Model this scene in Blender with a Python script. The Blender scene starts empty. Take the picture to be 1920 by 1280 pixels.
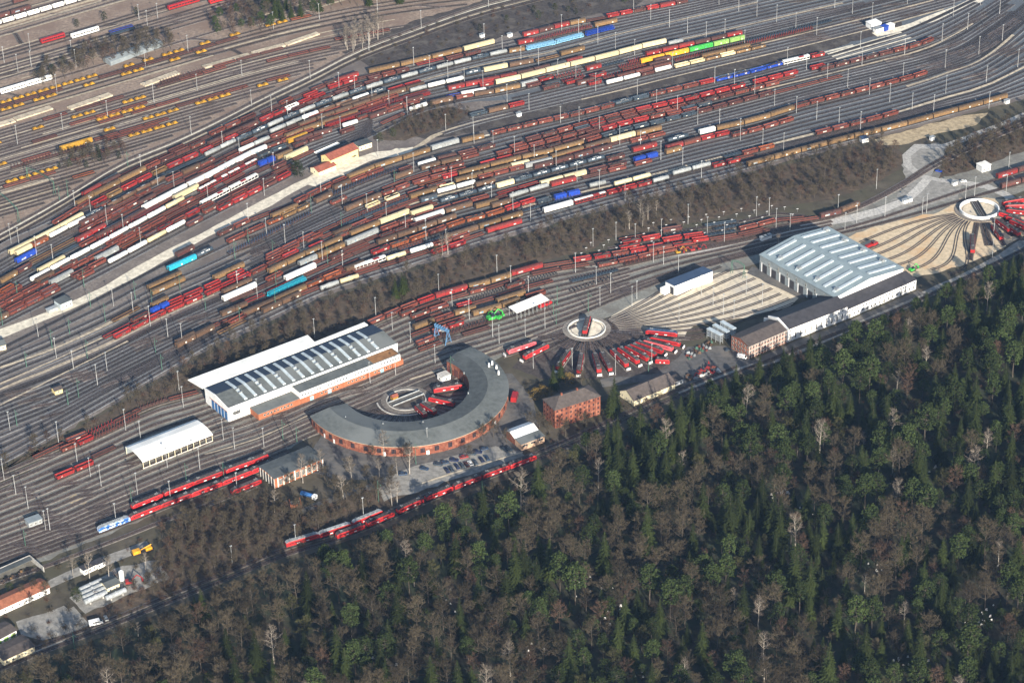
import bpy, math, random
import numpy as np
from mathutils import Matrix, Vector

# ---------------------------------------------------------------- camera, sky, sun
S = bpy.context.scene
FPX, TH, ROLL, CZ = 4900.0, math.radians(31.0), math.radians(1.5), 792.0
CY = -CZ / math.tan(TH)
cam_d = bpy.data.cameras.new("camera"); cam = bpy.data.objects.new("camera", cam_d)
S.collection.objects.link(cam); S.camera = cam
cam_d.sensor_width = 36.0; cam_d.lens = FPX / 1920 * 36.0
cam_d.clip_start = 10.0; cam_d.clip_end = 20000.0
cam.matrix_world = (Matrix.Translation((0, CY, CZ)) @ Matrix.Rotation(math.pi / 2 - TH, 4, 'X')
                    @ Matrix.Rotation(-ROLL, 4, 'Z'))
SUN_EL, SUN_AZ = math.radians(21.0), math.radians(163.0)      # azimuth clockwise from +Y
sd = Vector((math.sin(SUN_AZ) * math.cos(SUN_EL), math.cos(SUN_AZ) * math.cos(SUN_EL), math.sin(SUN_EL)))
sun_d = bpy.data.lights.new("sun", 'SUN'); sun = bpy.data.objects.new("sun", sun_d)
S.collection.objects.link(sun)
sun_d.energy = 5.0; sun_d.angle = math.radians(0.5); sun_d.color = (1.0, 0.92, 0.80)
sun.rotation_euler = sd.to_track_quat('Z', 'Y').to_euler()
W = bpy.data.worlds.new("World"); S.world = W; W.use_nodes = True
nt = W.node_tree; bg = nt.nodes['Background']
sky = nt.nodes.new('ShaderNodeTexSky'); sky.sky_type = 'NISHITA'; sky.sun_disc = False
sky.sun_elevation = SUN_EL; sky.sun_rotation = SUN_AZ; sky.altitude = 300
nt.links.new(sky.outputs[0], bg.inputs[0]); bg.inputs[1].default_value = 0.095
S.view_settings.view_transform = 'Standard'; S.view_settings.look = 'None'
S.view_settings.exposure = 1.0; S.view_settings.gamma = 1.0
S.cycles.max_bounces = 5; S.cycles.diffuse_bounces = 2; S.cycles.glossy_bounces = 2

# ---------------------------------------------------------------- pixel of the photograph -> point of the place
_f = Vector((0, math.cos(TH), -math.sin(TH))); _u = Vector((0, math.sin(TH), math.cos(TH)))
_cr, _sr = math.cos(ROLL), math.sin(ROLL)
def G(x, y, z=0.0):
    a, b = (x - 960) / FPX, (640 - y) / FPX
    a, b = a * _cr + b * _sr, -a * _sr + b * _cr
    d = _u * b + _f
    t = (z - CZ) / d.z
    return Vector((a * t, CY + d.y * t, z))
def to_px(p):
    q = Vector((p[0], p[1] - CY, p[2] - CZ)); w = q.dot(_f)
    a, b = q.x / w, q.dot(_u) / w
    return 960 + (a * _cr - b * _sr) * FPX, 640 - (a * _sr + b * _cr) * FPX

# ---------------------------------------------------------------- mesh helpers
class MB:
    def __init__(s): s.v = []; s.f = []; s.m = []
    def add(s, vs, fs, mi=0):
        b = len(s.v); s.v.extend(tuple(p) for p in vs)
        for f in fs: s.f.append(tuple(b + i for i in f)); s.m.append(mi)
        return s
    def box(s, x0, x1, y0, y1, z0, z1, mi=0):
        return s.add([(x0,y0,z0),(x1,y0,z0),(x1,y1,z0),(x0,y1,z0),(x0,y0,z1),(x1,y0,z1),(x1,y1,z1),(x0,y1,z1)],
              [(0,3,2,1),(4,5,6,7),(0,1,5,4),(1,2,6,5),(2,3,7,6),(3,0,4,7)], mi)
    def rbox(s, c, u, lx, ly, z0, z1, mi=0):          # box turned so that its length follows unit vector u
        n = (-u[1], u[0]); P = []
        for z in (z0, z1):
            for a, b in ((-1,-1),(1,-1),(1,1),(-1,1)):
                P.append((c[0]+u[0]*a*lx/2+n[0]*b*ly/2, c[1]+u[1]*a*lx/2+n[1]*b*ly/2, z))
        return s.add(P, [(0,3,2,1),(4,5,6,7),(0,1,5,4),(1,2,6,5),(2,3,7,6),(3,0,4,7)], mi)
    def cyl(s, p0, p1, r0, r1=None, n=8, mi=0, caps=True):
        r1 = r0 if r1 is None else r1
        p0, p1 = Vector(p0), Vector(p1); ax = (p1 - p0).normalized()
        t = Vector((0,0,1)) if abs(ax.z) < .9 else Vector((1,0,0))
        a = ax.cross(t).normalized(); b = ax.cross(a)
        R = [a * math.cos(2*math.pi*i/n) + b * math.sin(2*math.pi*i/n) for i in range(n)]
        vs = [p0 + q * r0 for q in R] + [p1 + q * r1 for q in R]
        fs = [(i, n + i, n + (i+1) % n, (i+1) % n) for i in range(n)]
        if caps: fs += [tuple(range(n)), tuple(reversed(range(n, 2*n)))]
        return s.add(vs, fs, mi)
    def prism(s, poly, z0, z1, mi=0, top=None):
        n = len(poly)
        s.add([(p[0],p[1],z0) for p in poly] + [(p[0],p[1],z1) for p in poly],
              [(i,(i+1)%n,n+(i+1)%n,n+i) for i in range(n)], mi)
        return s.add([(p[0],p[1],z1) for p in poly], [tuple(range(n))], mi if top is None else top)
    def extr(s, prof, x0, x1, mi=0, capm=None, closed=True):        # profile of (y,z) pulled along x
        n = len(prof)
        vs = [(x0,y,z) for y,z in prof] + [(x1,y,z) for y,z in prof]
        fs = [(i,(i+1)%n,n+(i+1)%n,n+i) for i in range(n if closed else n-1)]
        s.add(vs, fs, mi)
        if closed: s.add(vs, [tuple(reversed(range(n))), tuple(range(n,2*n))], mi if capm is None else capm)
        return s
    def mesh(s, name, mats, smooth=False):
        me = bpy.data.meshes.new(name); me.from_pydata([tuple(p) for p in s.v], [], s.f)
        for m in (mats if isinstance(mats, (list, tuple)) else [mats]): me.materials.append(m)
        me.polygons.foreach_set('material_index', s.m)
        if smooth: me.polygons.foreach_set('use_smooth', [True]*len(s.f))
        me.update(); return me
    def obj(s, name, mats, parent=None, smooth=False, **k):
        return put(name, s.mesh(name, mats, smooth), parent, **k)

def put(name, me, parent=None, loc=None, rz=None, sc=None, **tags):
    o = bpy.data.objects.new(name, me); S.collection.objects.link(o)
    if parent is not None: o.parent = parent
    if loc is not None: o.location = loc
    if rz is not None: o.rotation_euler = (0, 0, rz)
    if sc is not None: o.scale = (sc, sc, sc) if not hasattr(sc, '__len__') else sc
    for a, b in tags.items():
        if b: o[a] = b
    return o
def thing(name, label, category, group=None, loc=(0,0,0), rz=0.0, sc=None):
    return put(name, None, None, loc, rz, sc, label=label, category=category, group=group)
def ordn(n):
    w = ['', 'first','second','third','fourth','fifth','sixth','seventh','eighth','ninth','tenth']
    if n <= 10: return w[n]
    return f"{n}{'th' if 10 < n % 100 < 14 else {1:'st',2:'nd',3:'rd'}.get(n % 10, 'th')}"

# ---------------------------------------------------------------- materials
MATS = {}
def mat(name, col, rough=.8, metal=0.0, var=.12, grime=.25, gs=.6, tone=None, spec=.3, rnd=.12, bump=0, s2=None):
    """plain surface: colour, patches of grime laid out in world space, small change from object to object"""
    if name in MATS: return MATS[name]
    m = bpy.data.materials.new(name); m.use_nodes = True; t = m.node_tree; N = t.nodes; L = t.links
    p = N['Principled BSDF']; p.inputs['Roughness'].default_value = rough; p.inputs['Metallic'].default_value = metal
    p.inputs['Specular IOR Level'].default_value = spec
    geo = N.new('ShaderNodeNewGeometry')
    n1 = N.new('ShaderNodeTexNoise'); n1.inputs['Scale'].default_value = gs; n1.inputs['Detail'].default_value = 5
    n1.inputs['Roughness'].default_value = .65
    L.new(geo.outputs['Position'], n1.inputs['Vector'])
    r = N.new('ShaderNodeValToRGB'); r.color_ramp.elements[0].position = .35; r.color_ramp.elements[1].position = .68
    dk = tone if tone else tuple(c * (1 - grime * 1.6) for c in col)
    r.color_ramp.elements[0].color = (*[max(0, c) for c in dk], 1)
    r.color_ramp.elements[1].color = (*[min(1, c * (1 + var)) for c in col], 1)
    L.new(n1.outputs['Fac'], r.inputs['Fac'])
    out = r.outputs['Color']
    if s2:                                              # second, coarse patch colour
        n2 = N.new('ShaderNodeTexNoise'); n2.inputs['Scale'].default_value = s2[1]; n2.inputs['Detail'].default_value = 6
        n2.inputs['Roughness'].default_value = .6
        L.new(geo.outputs['Position'], n2.inputs['Vector'])
        rr = N.new('ShaderNodeValToRGB'); rr.color_ramp.elements[0].position = s2[2]; rr.color_ramp.elements[1].position = s2[3]
        L.new(n2.outputs['Fac'], rr.inputs['Fac'])
        mx = N.new('ShaderNodeMix'); mx.data_type = 'RGBA'; mx.inputs['B'].default_value = (*s2[0], 1)
        L.new(rr.outputs['Color'], mx.inputs['Factor']); L.new(out, mx.inputs['A']); out = mx.outputs['Result']
    if rnd:
        oi = N.new('ShaderNodeObjectInfo'); mr = N.new('ShaderNodeMapRange')
        mr.inputs['To Min'].default_value = 1 - rnd; mr.inputs['To Max'].default_value = 1 + rnd
        L.new(oi.outputs['Random'], mr.inputs['Value'])
        hs = N.new('ShaderNodeHueSaturation'); L.new(mr.outputs['Result'], hs.inputs['Value']); L.new(out, hs.inputs['Color'])
        out = hs.outputs['Color']
    L.new(out, p.inputs['Base Color'])
    MATS[name] = m; return m

def M(k): return MATS[k]
mat('dirt', (.105,.088,.064), .95, gs=.09, grime=.35, rnd=0, s2=((.075,.068,.042), .03, .4, .62))
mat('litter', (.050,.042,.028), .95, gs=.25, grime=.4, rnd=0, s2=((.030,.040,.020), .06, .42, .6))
mat('scrub', (.125,.090,.060), .95, gs=.3, grime=.35, rnd=0, s2=((.075,.058,.042), .08, .45, .6))
mat('ballast', (.235,.20,.172), .95, gs=.5, grime=.3, rnd=0, s2=((.13,.108,.096), .045, .4, .6))
mat('bluegravel', (.128,.145,.162), .95, gs=.5, grime=.25, rnd=0, s2=((.10,.108,.118), .05, .4, .62))
mat('bed', (.215,.19,.163), .95, gs=.7, grime=.3, rnd=.36, s2=((.10,.08,.066), .03, .5, .66))
mat('bedblue', (.185,.190,.192), .95, gs=.7, grime=.3, rnd=.36, s2=((.095,.085,.08), .03, .5, .66))
mat('sleeperdark', (.062,.056,.056), .9, gs=.8, grime=.35, rnd=.35)
mat('sleeper', (.098,.070,.057), .9, gs=.8, grime=.35, rnd=.35)
mat('rail', (.075,.052,.045), .5, .3, gs=.4, grime=.3, rnd=.2)
mat('railtop', (.40,.385,.37), .35, .6, gs=.4, grime=.3, rnd=.2)
mat('strip', (.54,.455,.33), .95, gs=.35, grime=.28, rnd=.15)
mat('palegravel', (.74,.67,.53), .95, gs=.3, grime=.22, rnd=.08)
mat('sandfan', (.60,.48,.32), .95, gs=.35, grime=.16, rnd=0, s2=((.56,.36,.19), .045, .52, .68))
mat('sandpale', (.64,.55,.41), .95, gs=.35, grime=.18, rnd=0, s2=((.52,.46,.37), .06, .5, .7))
mat('asphalt', (.115,.11,.105), .9, gs=.3, grime=.22, rnd=0, s2=((.16,.145,.125), .07, .5, .65))
mat('road', (.30,.285,.255), .95, gs=.3, grime=.25, rnd=0)
mat('heapsand', (.48,.38,.24), .95, gs=.3, grime=.3, rnd=0)
mat('greytrack', (.235,.23,.20), .95, gs=.6, grime=.22, rnd=0, s2=((.155,.145,.125), .08, .45, .6))
mat('soot', (.075,.062,.055), .95, gs=.5, grime=.3, rnd=0, s2=((.11,.095,.08), .1, .5, .65))

COLS = {'r':((.29,.026,.024),'bright red'), 'R':((.17,.048,.034),'rust red'), 'd':((.105,.040,.034),'dark maroon'),
 'b':((.012,.055,.36),'blue'), 'n':((.045,.065,.085),'dark slate'), 'g':((.30,.315,.31),'grey'), 'w':((.78,.77,.72),'white'),
 'c':((.58,.49,.29),'cream'), 't':((.21,.125,.055),'tan'), 'o':((.25,.07,.028),'orange'), 'G':((.05,.46,.07),'green'),
 'L':((.28,.50,.12),'pale green'), 'y':((.47,.25,.02),'yellow'), 'k':((.02,.36,.48),'turquoise'), 'u':((.13,.075,.045),'brown'),
 'O':((.75,.36,.02),'golden orange'), 'K':((.25,.52,.72),'pale blue'), 'q':((.032,.065,.12),'slate blue'), 'B':((.012,.024,.075),'navy')}
for k, (c, nme) in COLS.items():
    mat('paint_' + k, c, .55, gs=.9, grime=.24 if k not in 'wc' else .12, rnd=.16, spec=.35,
        s2=(tuple(.55*a + .45*b for a, b in zip(c, (.14,.085,.055))), 1.6, .54, .78))
mat('under', (.055,.045,.04), .85, gs=1.2, rnd=.2)
mat('load', (.055,.045,.042), .95, gs=1.2, rnd=.5)
mat('greyload', (.20,.20,.205), .95, gs=1.5, rnd=.4)
mat('deck', (.115,.066,.05), .9, gs=.9, rnd=.3)
mat('glass', (.025,.03,.04), .12, gs=.3, grime=.3, spec=.6)
mat('steel', (.40,.42,.42), .5, .3, gs=.8, rnd=.15)
mat('mastgrey', (.42,.42,.41), .6, gs=.5, rnd=.15)
mat('mastgreen', (.075,.16,.115), .6, gs=.5, rnd=.2)
mat('concrete', (.52,.495,.45), .9, gs=.6, grime=.25)
mat('brick', (.215,.072,.044), .9, gs=.5, grime=.24, rnd=.05, s2=((.33,.14,.085), .35, .5, .66))
mat('palebrick', (.50,.33,.22), .9, gs=.5, grime=.16, rnd=.05)
mat('orangebrick', (.36,.125,.06), .9, gs=.5, grime=.18, rnd=.05)
mat('whitewall', (.80,.79,.76), .8, gs=.25, grime=.07, rnd=.03)
mat('whiteroof', (.80,.79,.74), .6, gs=.12, grime=.10, rnd=.03)
mat('creamwall', (.70,.62,.42), .85, gs=.3, grime=.10, rnd=.03)
mat('yellowwall', (.72,.58,.26), .85, gs=.3, grime=.10, rnd=.03)
mat('roofgrey', (.074,.082,.082), .8, gs=.35, grime=.2, rnd=.03, s2=((.105,.115,.115), .03, .45, .6))
mat('roofpale', (.118,.128,.122), .8, gs=.4, grime=.18, rnd=.03, s2=((.15,.16,.155), .03, .45, .6))
mat('rooftile', (.095,.078,.070), .85, gs=.5, grime=.2, rnd=.05)
mat('roofdark', (.052,.050,.055), .8, gs=.3, grime=.2, rnd=.03)
mat('roofred', (.27,.085,.055), .85, gs=.5, grime=.22, rnd=.05)
mat('rooforange', (.33,.125,.07), .85, gs=.5, grime=.22, rnd=.05)
for k in 'tuRdron': mat('dirty_'+k, tuple(.5*a+.5*b for a, b in zip(COLS[k][0], (.06,.048,.04))), .85, gs=.9, grime=.3, rnd=.2)
mat('roofmetal', (.255,.31,.325), .45, .2, gs=.2, grime=.08, rnd=.0)
mat('wallmetal', (.235,.265,.275), .55, .1, gs=.3, grime=.1, rnd=.0)
mat('skylight', (.46,.52,.54), .35, gs=.5, grime=.12, rnd=.05)
mat('paleframe', (.70,.68,.60), .8, gs=.5, grime=.1)
mat('navystrip', (.016,.024,.045), .5, gs=.2, grime=.1)
mat('sidings', (.33,.25,.19), .95, gs=.4, grime=.3, rnd=0, s2=((.20,.14,.105), .035, .42, .62))
mat('navyroof', (.05,.08,.14), .6, gs=.2, grime=.1)
mat('bluedoor', (.05,.16,.36), .6, gs=.5)
mat('redpaint', (.44,.016,.016), .5, gs=.5, grime=.2, rnd=.32, spec=.5, s2=((.30,.03,.028), .5, .55, .75))
mat('locoroof', (.085,.07,.068), .8, gs=1.2, grime=.3, rnd=.2)
mat('pinkred', (.60,.10,.11), .5, gs=.6, grime=.15, rnd=.1)
mat('blueloco', (.03,.12,.40), .4, gs=.4, grime=.1, s2=((.45,.55,.70), .35, .48, .56))
mat('stone', (.72,.70,.66), .8, gs=2, grime=.2)
# ---------------------------------------------------------------- ground sheets (each a little above the one below)
def sheet(name, pts, m, z):
    C_ = [G(x, y) for x, y in pts]; P = []; rs = random.Random(len(pts)*7+int(pts[0][0])); jit = 1.3 if m not in ('dirt','asphalt','bluegravel') else .5
    for p, q in zip(C_, C_[1:]+C_[:1]):
        n = max(1, int((q-p).length/5)) if (q-p).length < 700 else 1
        for i in range(n):
            w = p.lerp(q, i/n); P.append(Vector((w.x+rs.uniform(-jit,jit), w.y+rs.uniform(-jit,jit), 0)) if i else w)
    b = MB(); b.add([(p.x, p.y, z) for p in P], [tuple(range(len(P)))])
    o = b.obj(name, M(m), kind='structure'); me = o.data
    if me.polygons[0].normal.z < 0: me.flip_normals()
    return o
def smooth(pts, step=12.0):                # ground polyline -> evenly spaced smooth polyline (Catmull-Rom)
    P = [Vector(p) for p in pts]; P = [P[0]*2-P[1]] + P + [P[-1]*2-P[-2]]; out = []
    for i in range(1, len(P)-2):
        a, b, c, d = P[i-1:i+3]; n = max(1, int((c-b).length/step))
        for k in range(n):
            t = k/n
            out.append(.5*((2*b)+(-a+c)*t+(2*a-5*b+4*c-d)*t*t+(-a+3*b-3*c+d)*t**3))
    out.append(P[-2]); return out
def ribbon(mb, P, w, z, mi=0, off=0.0):
    n = len(P); vs = []
    for i in range(n):
        t = (P[min(n-1,i+1)] - P[max(0,i-1)]); t = Vector((t.x, t.y, 0)).normalized(); nn = Vector((-t.y, t.x, 0))
        ww = w[i] if hasattr(w, '__len__') else w
        for q in (off-ww/2, off+ww/2):
            p = P[i] + nn*q; vs.append((p.x, p.y, z))
    mb.add(vs, [(2*i, 2*i+2, 2*i+3, 2*i+1) for i in range(n-1)], mi)
def path(name, pts, w, m, z, **k):
    P = smooth([G(x, y) for x, y in pts]); b = MB(); n = len(P)
    ws = [w*(1+.16*math.sin(i*.9+w*3+z*70)+.10*math.sin(i*2.3+z*50)) for i in range(n)]
    ribbon(b, P, ws, z)
    return b.obj(name, M(m), kind='structure')

b = MB(); b.add([(-1400,-900,0),(1400,-900,0),(1400,2200,0),(-1400,2200,0)], [(0,1,2,3)])
b.obj('ground', M('dirt'), kind='structure')
sheet('yard_ballast', [(-80,-120),(2010,-120),(2010,165),(1866,200),(1678,250),(1478,302),(1375,330),(1152,388),(979,437),(863,472),(742,512),(590,562),(500,605),(400,650),(300,707),(200,765),(100,822),(-80,915)], 'ballast', .03)
sheet('far_sidings_ground', [(-80,-120),(1000,-120),(1000,-8),(916,8),(768,58),(664,98),(584,138),(504,176),(388,234),(236,302),(100,380),(-80,478)], 'sidings', .045)
sheet('classification_yard_ballast', [(1000,-60),(1900,-60),(2010,-60),(2010,150),(1866,190),(1678,240),(1478,292),(1250,350),(1000,415),(800,470),(760,440),(850,330),(940,250),(1152,190),(1100,182),(900,190),(800,200),(700,225),(640,215),(768,150),(900,110),(960,84),(1152,34),(1290,6)], 'bluegravel', .05)
sheet('depot_ballast', [(-80,975),(60,880),(160,830),(284,770),(370,742),(600,655),(690,618),(845,558),(1000,513),(1150,488),(1400,444),(1560,410),(1700,350),(1980,210),(1980,340),(1720,420),(1560,460),(1400,500),(1260,540),(1150,590),(1000,650),(700,760),(500,860),(300,960),(60,1060),(-80,1110)], 'greytrack', .04)
sheet('scrub_strip', [(-80,925),(100,830),(300,714),(400,660),(600,568),(760,512),(863,478),(979,443),(1152,392),(1375,334),(1560,288),(1660,262),(1695,290),(1690,315),(1640,345),(1560,375),(1500,382),(1400,397),(1300,417),(1150,445),(1100,470),(1000,492),(845,540),(690,602),(600,640),(370,730),(200,790),(60,850),(-80,930)], 'scrub', .07)
sheet('scrub_wedge', [(1760,335),(1775,290),(1850,245),(1980,180),(1980,262),(1900,290),(1840,316)], 'scrub', .07)
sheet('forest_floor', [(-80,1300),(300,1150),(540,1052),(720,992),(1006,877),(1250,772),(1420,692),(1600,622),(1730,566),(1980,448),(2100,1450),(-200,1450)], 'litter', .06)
sheet('embankment', [(-80,1235),(110,1180),(250,1100),(330,985),(480,935),(600,950),(720,890),(860,868),(1000,830),(1006,852),(905,890),(800,932),(640,1000),(420,1078),(210,1162),(-80,1268)], 'scrub', .055)
sheet('heath', [(640,98),(768,42),(900,4),(1000,-30),(1240,-30),(1190,14),(1060,40),(980,56),(930,74),(850,92),(768,112),(700,128)], 'soot', .065)
sheet('gravel_island', [(880,212),(1092,178),(1218,148),(1536,72),(1690,36),(1690,52),(1536,98),(1340,144),(1152,188),(940,240),(800,262),(770,256)], 'soot', .065)
sheet('tree_island', [(700,244),(770,214),(850,200),(890,212),(820,244),(760,264),(700,262)], 'scrub', .068)
sheet('sand_fan', [(1140,600),(1180,573),(1245,545),(1340,512),(1395,505),(1420,512),(1500,556),(1482,574),(1400,596),(1300,612),(1275,640),(1180,640)], 'sandpale', .09)
sheet('sand_fan', [(1575,452),(1640,424),(1760,398),(1800,372),(1900,372),(1925,400),(1925,440),(1870,470),(1800,500),(1720,520),(1640,500)], 'sandfan', .09)
sheet('depot_yard', [(1125,712),(1215,690),(1290,650),(1360,648),(1410,676),(1480,645),(1590,602),(1720,545),(1735,552),(1600,612),(1440,680),(1340,705),(1280,722),(1200,716),(1130,726)], 'asphalt', .08)
sheet('depot_yard', [(610,805),(880,700),(960,700),(1000,750),(1010,800),(980,850),(930,836),(850,868),(740,900),(640,900),(560,880)], 'asphalt', .08)
sheet('car_park', [(700,905),(760,880),(860,852),(930,836),(975,846),(985,855),(900,884),(800,915),(720,940)], 'road', .10)
sheet('hall_forecourt', [(380,760),(436,800),(560,752),(770,668),(880,620),(900,640),(780,690),(560,785),(440,836),(400,820),(405,800)], 'asphalt', .08)
sheet('workshop_forecourt', [(1410,500),(1424,505),(1525,556),(1500,560),(1470,545),(1400,512)], 'asphalt', .10)
sheet('roundhouse_court', [(640,790),(690,730),(780,690),(870,680),(900,720),(880,760),(820,800),(740,815)], 'soot', .085)
sheet('turntable_apron', [(960,690),(1000,640),(1060,610),(1140,610),(1230,640),(1280,660),(1230,700),(1130,710),(1030,712)], 'soot', .085)
sheet('service_yard', [(1270,700),(1330,675),(1360,690),(1390,690),(1345,710),(1290,722)], 'asphalt', .1)
sheet('storage_yard', [(130,1120),(230,1060),(300,1050),(320,1085),(250,1110),(160,1150)], 'road', .09)
sheet('sand_patch', [(1640,262),(1700,245),(1800,218),(1852,212),(1830,235),(1760,250),(1690,272),(1650,272)], 'heapsand', .10)
sheet('gravel_lot', [(1690,310),(1720,275),(1760,268),(1775,280),(1745,330),(1780,352),(1740,362),(1690,380),(1660,390),(1700,350)], 'road', .09)
sheet('gravel_lot', [(1590,414),(1660,396),(1720,368),(1748,338),(1806,344),(1795,372),(1740,386),(1700,402),(1660,417),(1610,428)], 'road', .092)
sheet('sand_patch', [(120,940),(140,926),(168,930),(160,945),(140,946)], 'heapsand', .10)
sheet('dirt_yard', [(30,1165),(120,1135),(140,1160),(165,1172),(80,1200),(60,1195),(40,1190)], 'road', .09)
sheet('station_forecourt', [(560,345),(600,322),(672,298),(700,286),(775,276),(775,290),(700,300),(640,330),(590,350)], 'palegravel', .12)
path('gravel_road', [(-60,650),(0,626),(60,603),(120,579),(200,541),(300,485),(384,441),(440,412),(500,381),(560,348),(620,321),(690,296),(770,283)], 8.2, 'palegravel', .11)
path('gravel_road', [(690,292),(768,284),(812,256),(880,232),(948,214)], 3.4, 'strip', .10)
path('gravel_road', [(896,259),(1000,231),(1152,192),(1340,146),(1536,101),(1600,85)], 2.4, 'palegravel', .12)
path('gravel_road', [(1640,66),(1690,55),(1740,38),(1800,16),(1845,-6)], 9, 'palegravel', .12)
path('road', [(1925,215),(1830,252),(1770,275),(1720,275),(1700,292),(1702,310),(1725,330),(1760,338),(1800,342),(1850,350),(1885,365),(1915,385)], 6, 'concrete', .14)
path('road', [(1740,335),(1700,375),(1650,395),(1600,408),(1500,428),(1380,452),(1300,470),(1200,485)], 7, 'concrete', .12)
path('road', [(1735,556),(1650,592),(1560,630),(1470,668),(1400,690),(1330,712),(1270,735)], 5.5, 'road', .12)
path('road', [(1735,552),(1800,522),(1860,490),(1930,448)], 6, 'road', .12)
path('road', [(-40,1160),(60,1110),(130,1078),(200,1050),(280,1020)], 7, 'road', .11)
path('road', [(30,1235),(110,1200),(160,1170),(130,1140)], 5, 'road', .11)
path('road', [(560,960),(640,930),(720,905)], 5, 'asphalt', .11)
path('forest_path', [(838,1080),(850,1120),(866,1145)], 4, 'scrub', .10)
path('forest_path', [(1870,1120),(1840,1060),(1790,1020)], 3, 'scrub', .10)
path('forest_path', [(1760,1230),(1790,1265),(1830,1300)], 3, 'scrub', .10)

# ---------------------------------------------------------------- railway tracks
TRK = {}
def track(key, P, z=0.0, bare=False):
    """ballast bed, sleepers and two rails along a ground polyline"""
    b = MB(); n = len(P)
    if n < 2: return
    N = []
    for i in range(n):
        t = P[min(n-1,i+1)] - P[max(0,i-1)]; t = Vector((t.x,t.y,0)).normalized(); N.append(Vector((-t.y,t.x,0)))
    def strip(prof, mi):
        k = len(prof); vs = []
        for p, q in zip(P, N):
            for o, h in prof:
                w = p + q*o; vs.append((w.x, w.y, z+h))
        b.add(vs, [(i*k+j, (i+1)*k+j, (i+1)*k+j+1, i*k+j+1) for i in range(n-1) for j in range(k-1)], mi)
    if bare:
        for s in (-.75, .75): strip([(s-.28,.10),(s-.28,.2),(s+.28,.2),(s+.28,.10)], 1)
    else:
        strip([(-2.0,.10),(-1.6,.24),(1.6,.24),(2.0,.10)], 0)
        strip([(-1.25,.252),(1.25,.252)], 1)
    for s in (-.75, .75):
        strip([(s-.06,.255),(s-.06,.40),(s+.06,.40),(s+.06,.255)], 2)
        strip([(s-.045,.404),(s+.045,.404)], 3)
    bl = key[0] in 'BGPQRCDEFHI'
    o = b.obj('railway_track', [M('bedblue' if bl else 'bed'), M('sleeperdark' if bl else 'sleeper'), M('rail'), M('railtop')], kind='structure')
    L = [0.0]
    for i in range(1, n): L.append(L[-1] + (P[i]-P[i-1]).length)
    TRK[key] = dict(P=P, L=L, px=[to_px(p)[0] for p in P], used=[])
    return o
def catx(pts):
    xs = np.array([p[0] for p in pts], float); ys = np.array([p[1] for p in pts], float)
    m = np.gradient(ys, xs)
    def f(x):
        i = int(np.clip(np.searchsorted(xs, x)-1, 0, len(xs)-2)); h = xs[i+1]-xs[i]; t = (x-xs[i])/h
        if t < 0: return ys[0] + m[0]*(x-xs[0])
        if t > 1: return ys[-1] + m[-1]*(x-xs[-1])
        return ((2*t**3-3*t*t+1)*ys[i] + (t**3-2*t*t+t)*h*m[i] + (-2*t**3+3*t*t)*ys[i+1] + (t**3-t*t)*h*m[i+1])
    f.x0, f.x1 = xs[0], xs[-1]; return f
GB1 = catx([(-60,490),(0,455),(100,409),(169,364),(206,345),(290,304),(384,262),(490,215),(560,184),(662,147),(768,122),(855,101),(935,81),(993,68),(1042,55),(1152,33),(1290,6),(1400,-18)])
GG1 = catx([(-60,540),(0,500),(100,446),(208,390),(300,343),(400,298),(431,282),(463,268),(525,240),(590,213),(656,189),(724,166),(792,146),(864,127),(934,111),(1014,97),(1152,61),(1300,27),(1440,-5)])
GGC = catx([(-60,590),(0,555),(100,500),(200,447),(300,392),(400,340),(482,298),(538,277),(570,265),(656,238),(768,200),(860,180),(951,162),(1046,138),(1134,117),(1227,93),(1266,85),(1536,24),(1640,0),(1740,-24)])
GGD = catx([(-60,640),(0,610),(100,560),(220,498),(329,440),(426,390),(529,338),(600,300),(680,262),(740,232),(785,211),(850,193),(950,176),(1024,158),(1109,137),(1221,110),(1320,87),(1376,74),(1536,36),(1700,-5)])
GS5 = catx([(760,280),(812,258),(948,218),(1000,206),(1092,184),(1152,170),(1218,153),(1536,77),(1630,53),(1820,1),(1900,-20)])
GC1 = catx([(-60,685),(0,655),(100,605),(200,553),(300,500),(384,458),(472,416),(550,386),(620,352),(678,328),(730,309),(788,291),(835,276),(886,265),(934,253),(1000,237),(1106,213),(1201,188),(1298,165),(1404,140),(1492,117),(1536,108),(1600,91),(1690,62),(1760,32),(1830,-2)])
GDD = catx([(-60,706),(0,677),(100,634),(200,588),(300,536),(384,500),(472,458),(600,396),(700,353),(800,318),(880,298),(984,269),(1100,237),(1163,220),(1300,188),(1461,148),(1536,130),(1640,104),(1740,76),(1800,46),(1850,14),(1890,-12)])
GDT = catx([(-60,735),(0,706),(100,666),(200,622),(300,572),(384,535),(472,494),(600,432),(700,388),(800,352),(877,332),(956,312),(1036,294),(1176,254),(1247,237),(1400,197),(1537,161),(1664,130),(1756,106),(1800,90),(1850,58),(1900,22),(1940,-10)])
GE1 = catx([(-60,770),(0,744),(100,705),(200,662),(300,612),(384,575),(480,532),(540,503),(600,476),(684,440),(740,418),(796,399),(868,378),(951,355),(1036,331),(1120,309),(1202,289),(1325,256),(1416,235),(1505,207),(1592,185),(1674,164),(1730,148),(1772,133),(1844,105),(1880,78),(1920,42),(1980,-5)])
GF1 = catx([(-60,830),(0,805),(100,765),(200,715),(300,665),(400,615),(500,575),(600,530),(713,482),(784,458),(859,430),(930,411),(990,390),(1068,370),(1165,348),(1240,328),(1332,304),(1414,283),(1546,251),(1670,219),(1770,189),(1850,166),(1920,134),(1980,106)])
GF3 = catx([(-60,865),(0,840),(100,790),(200,735),(300,682),(400,626),(478,586),(590,538),(694,502),(782,474),(852,452),(926,427),(1046,393),(1152,364),(1231,344),(1315,322),(1375,307),(1426,294),(1536,265),(1640,238),(1770,203),(1860,182),(1920,161),(1980,141)])
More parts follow.
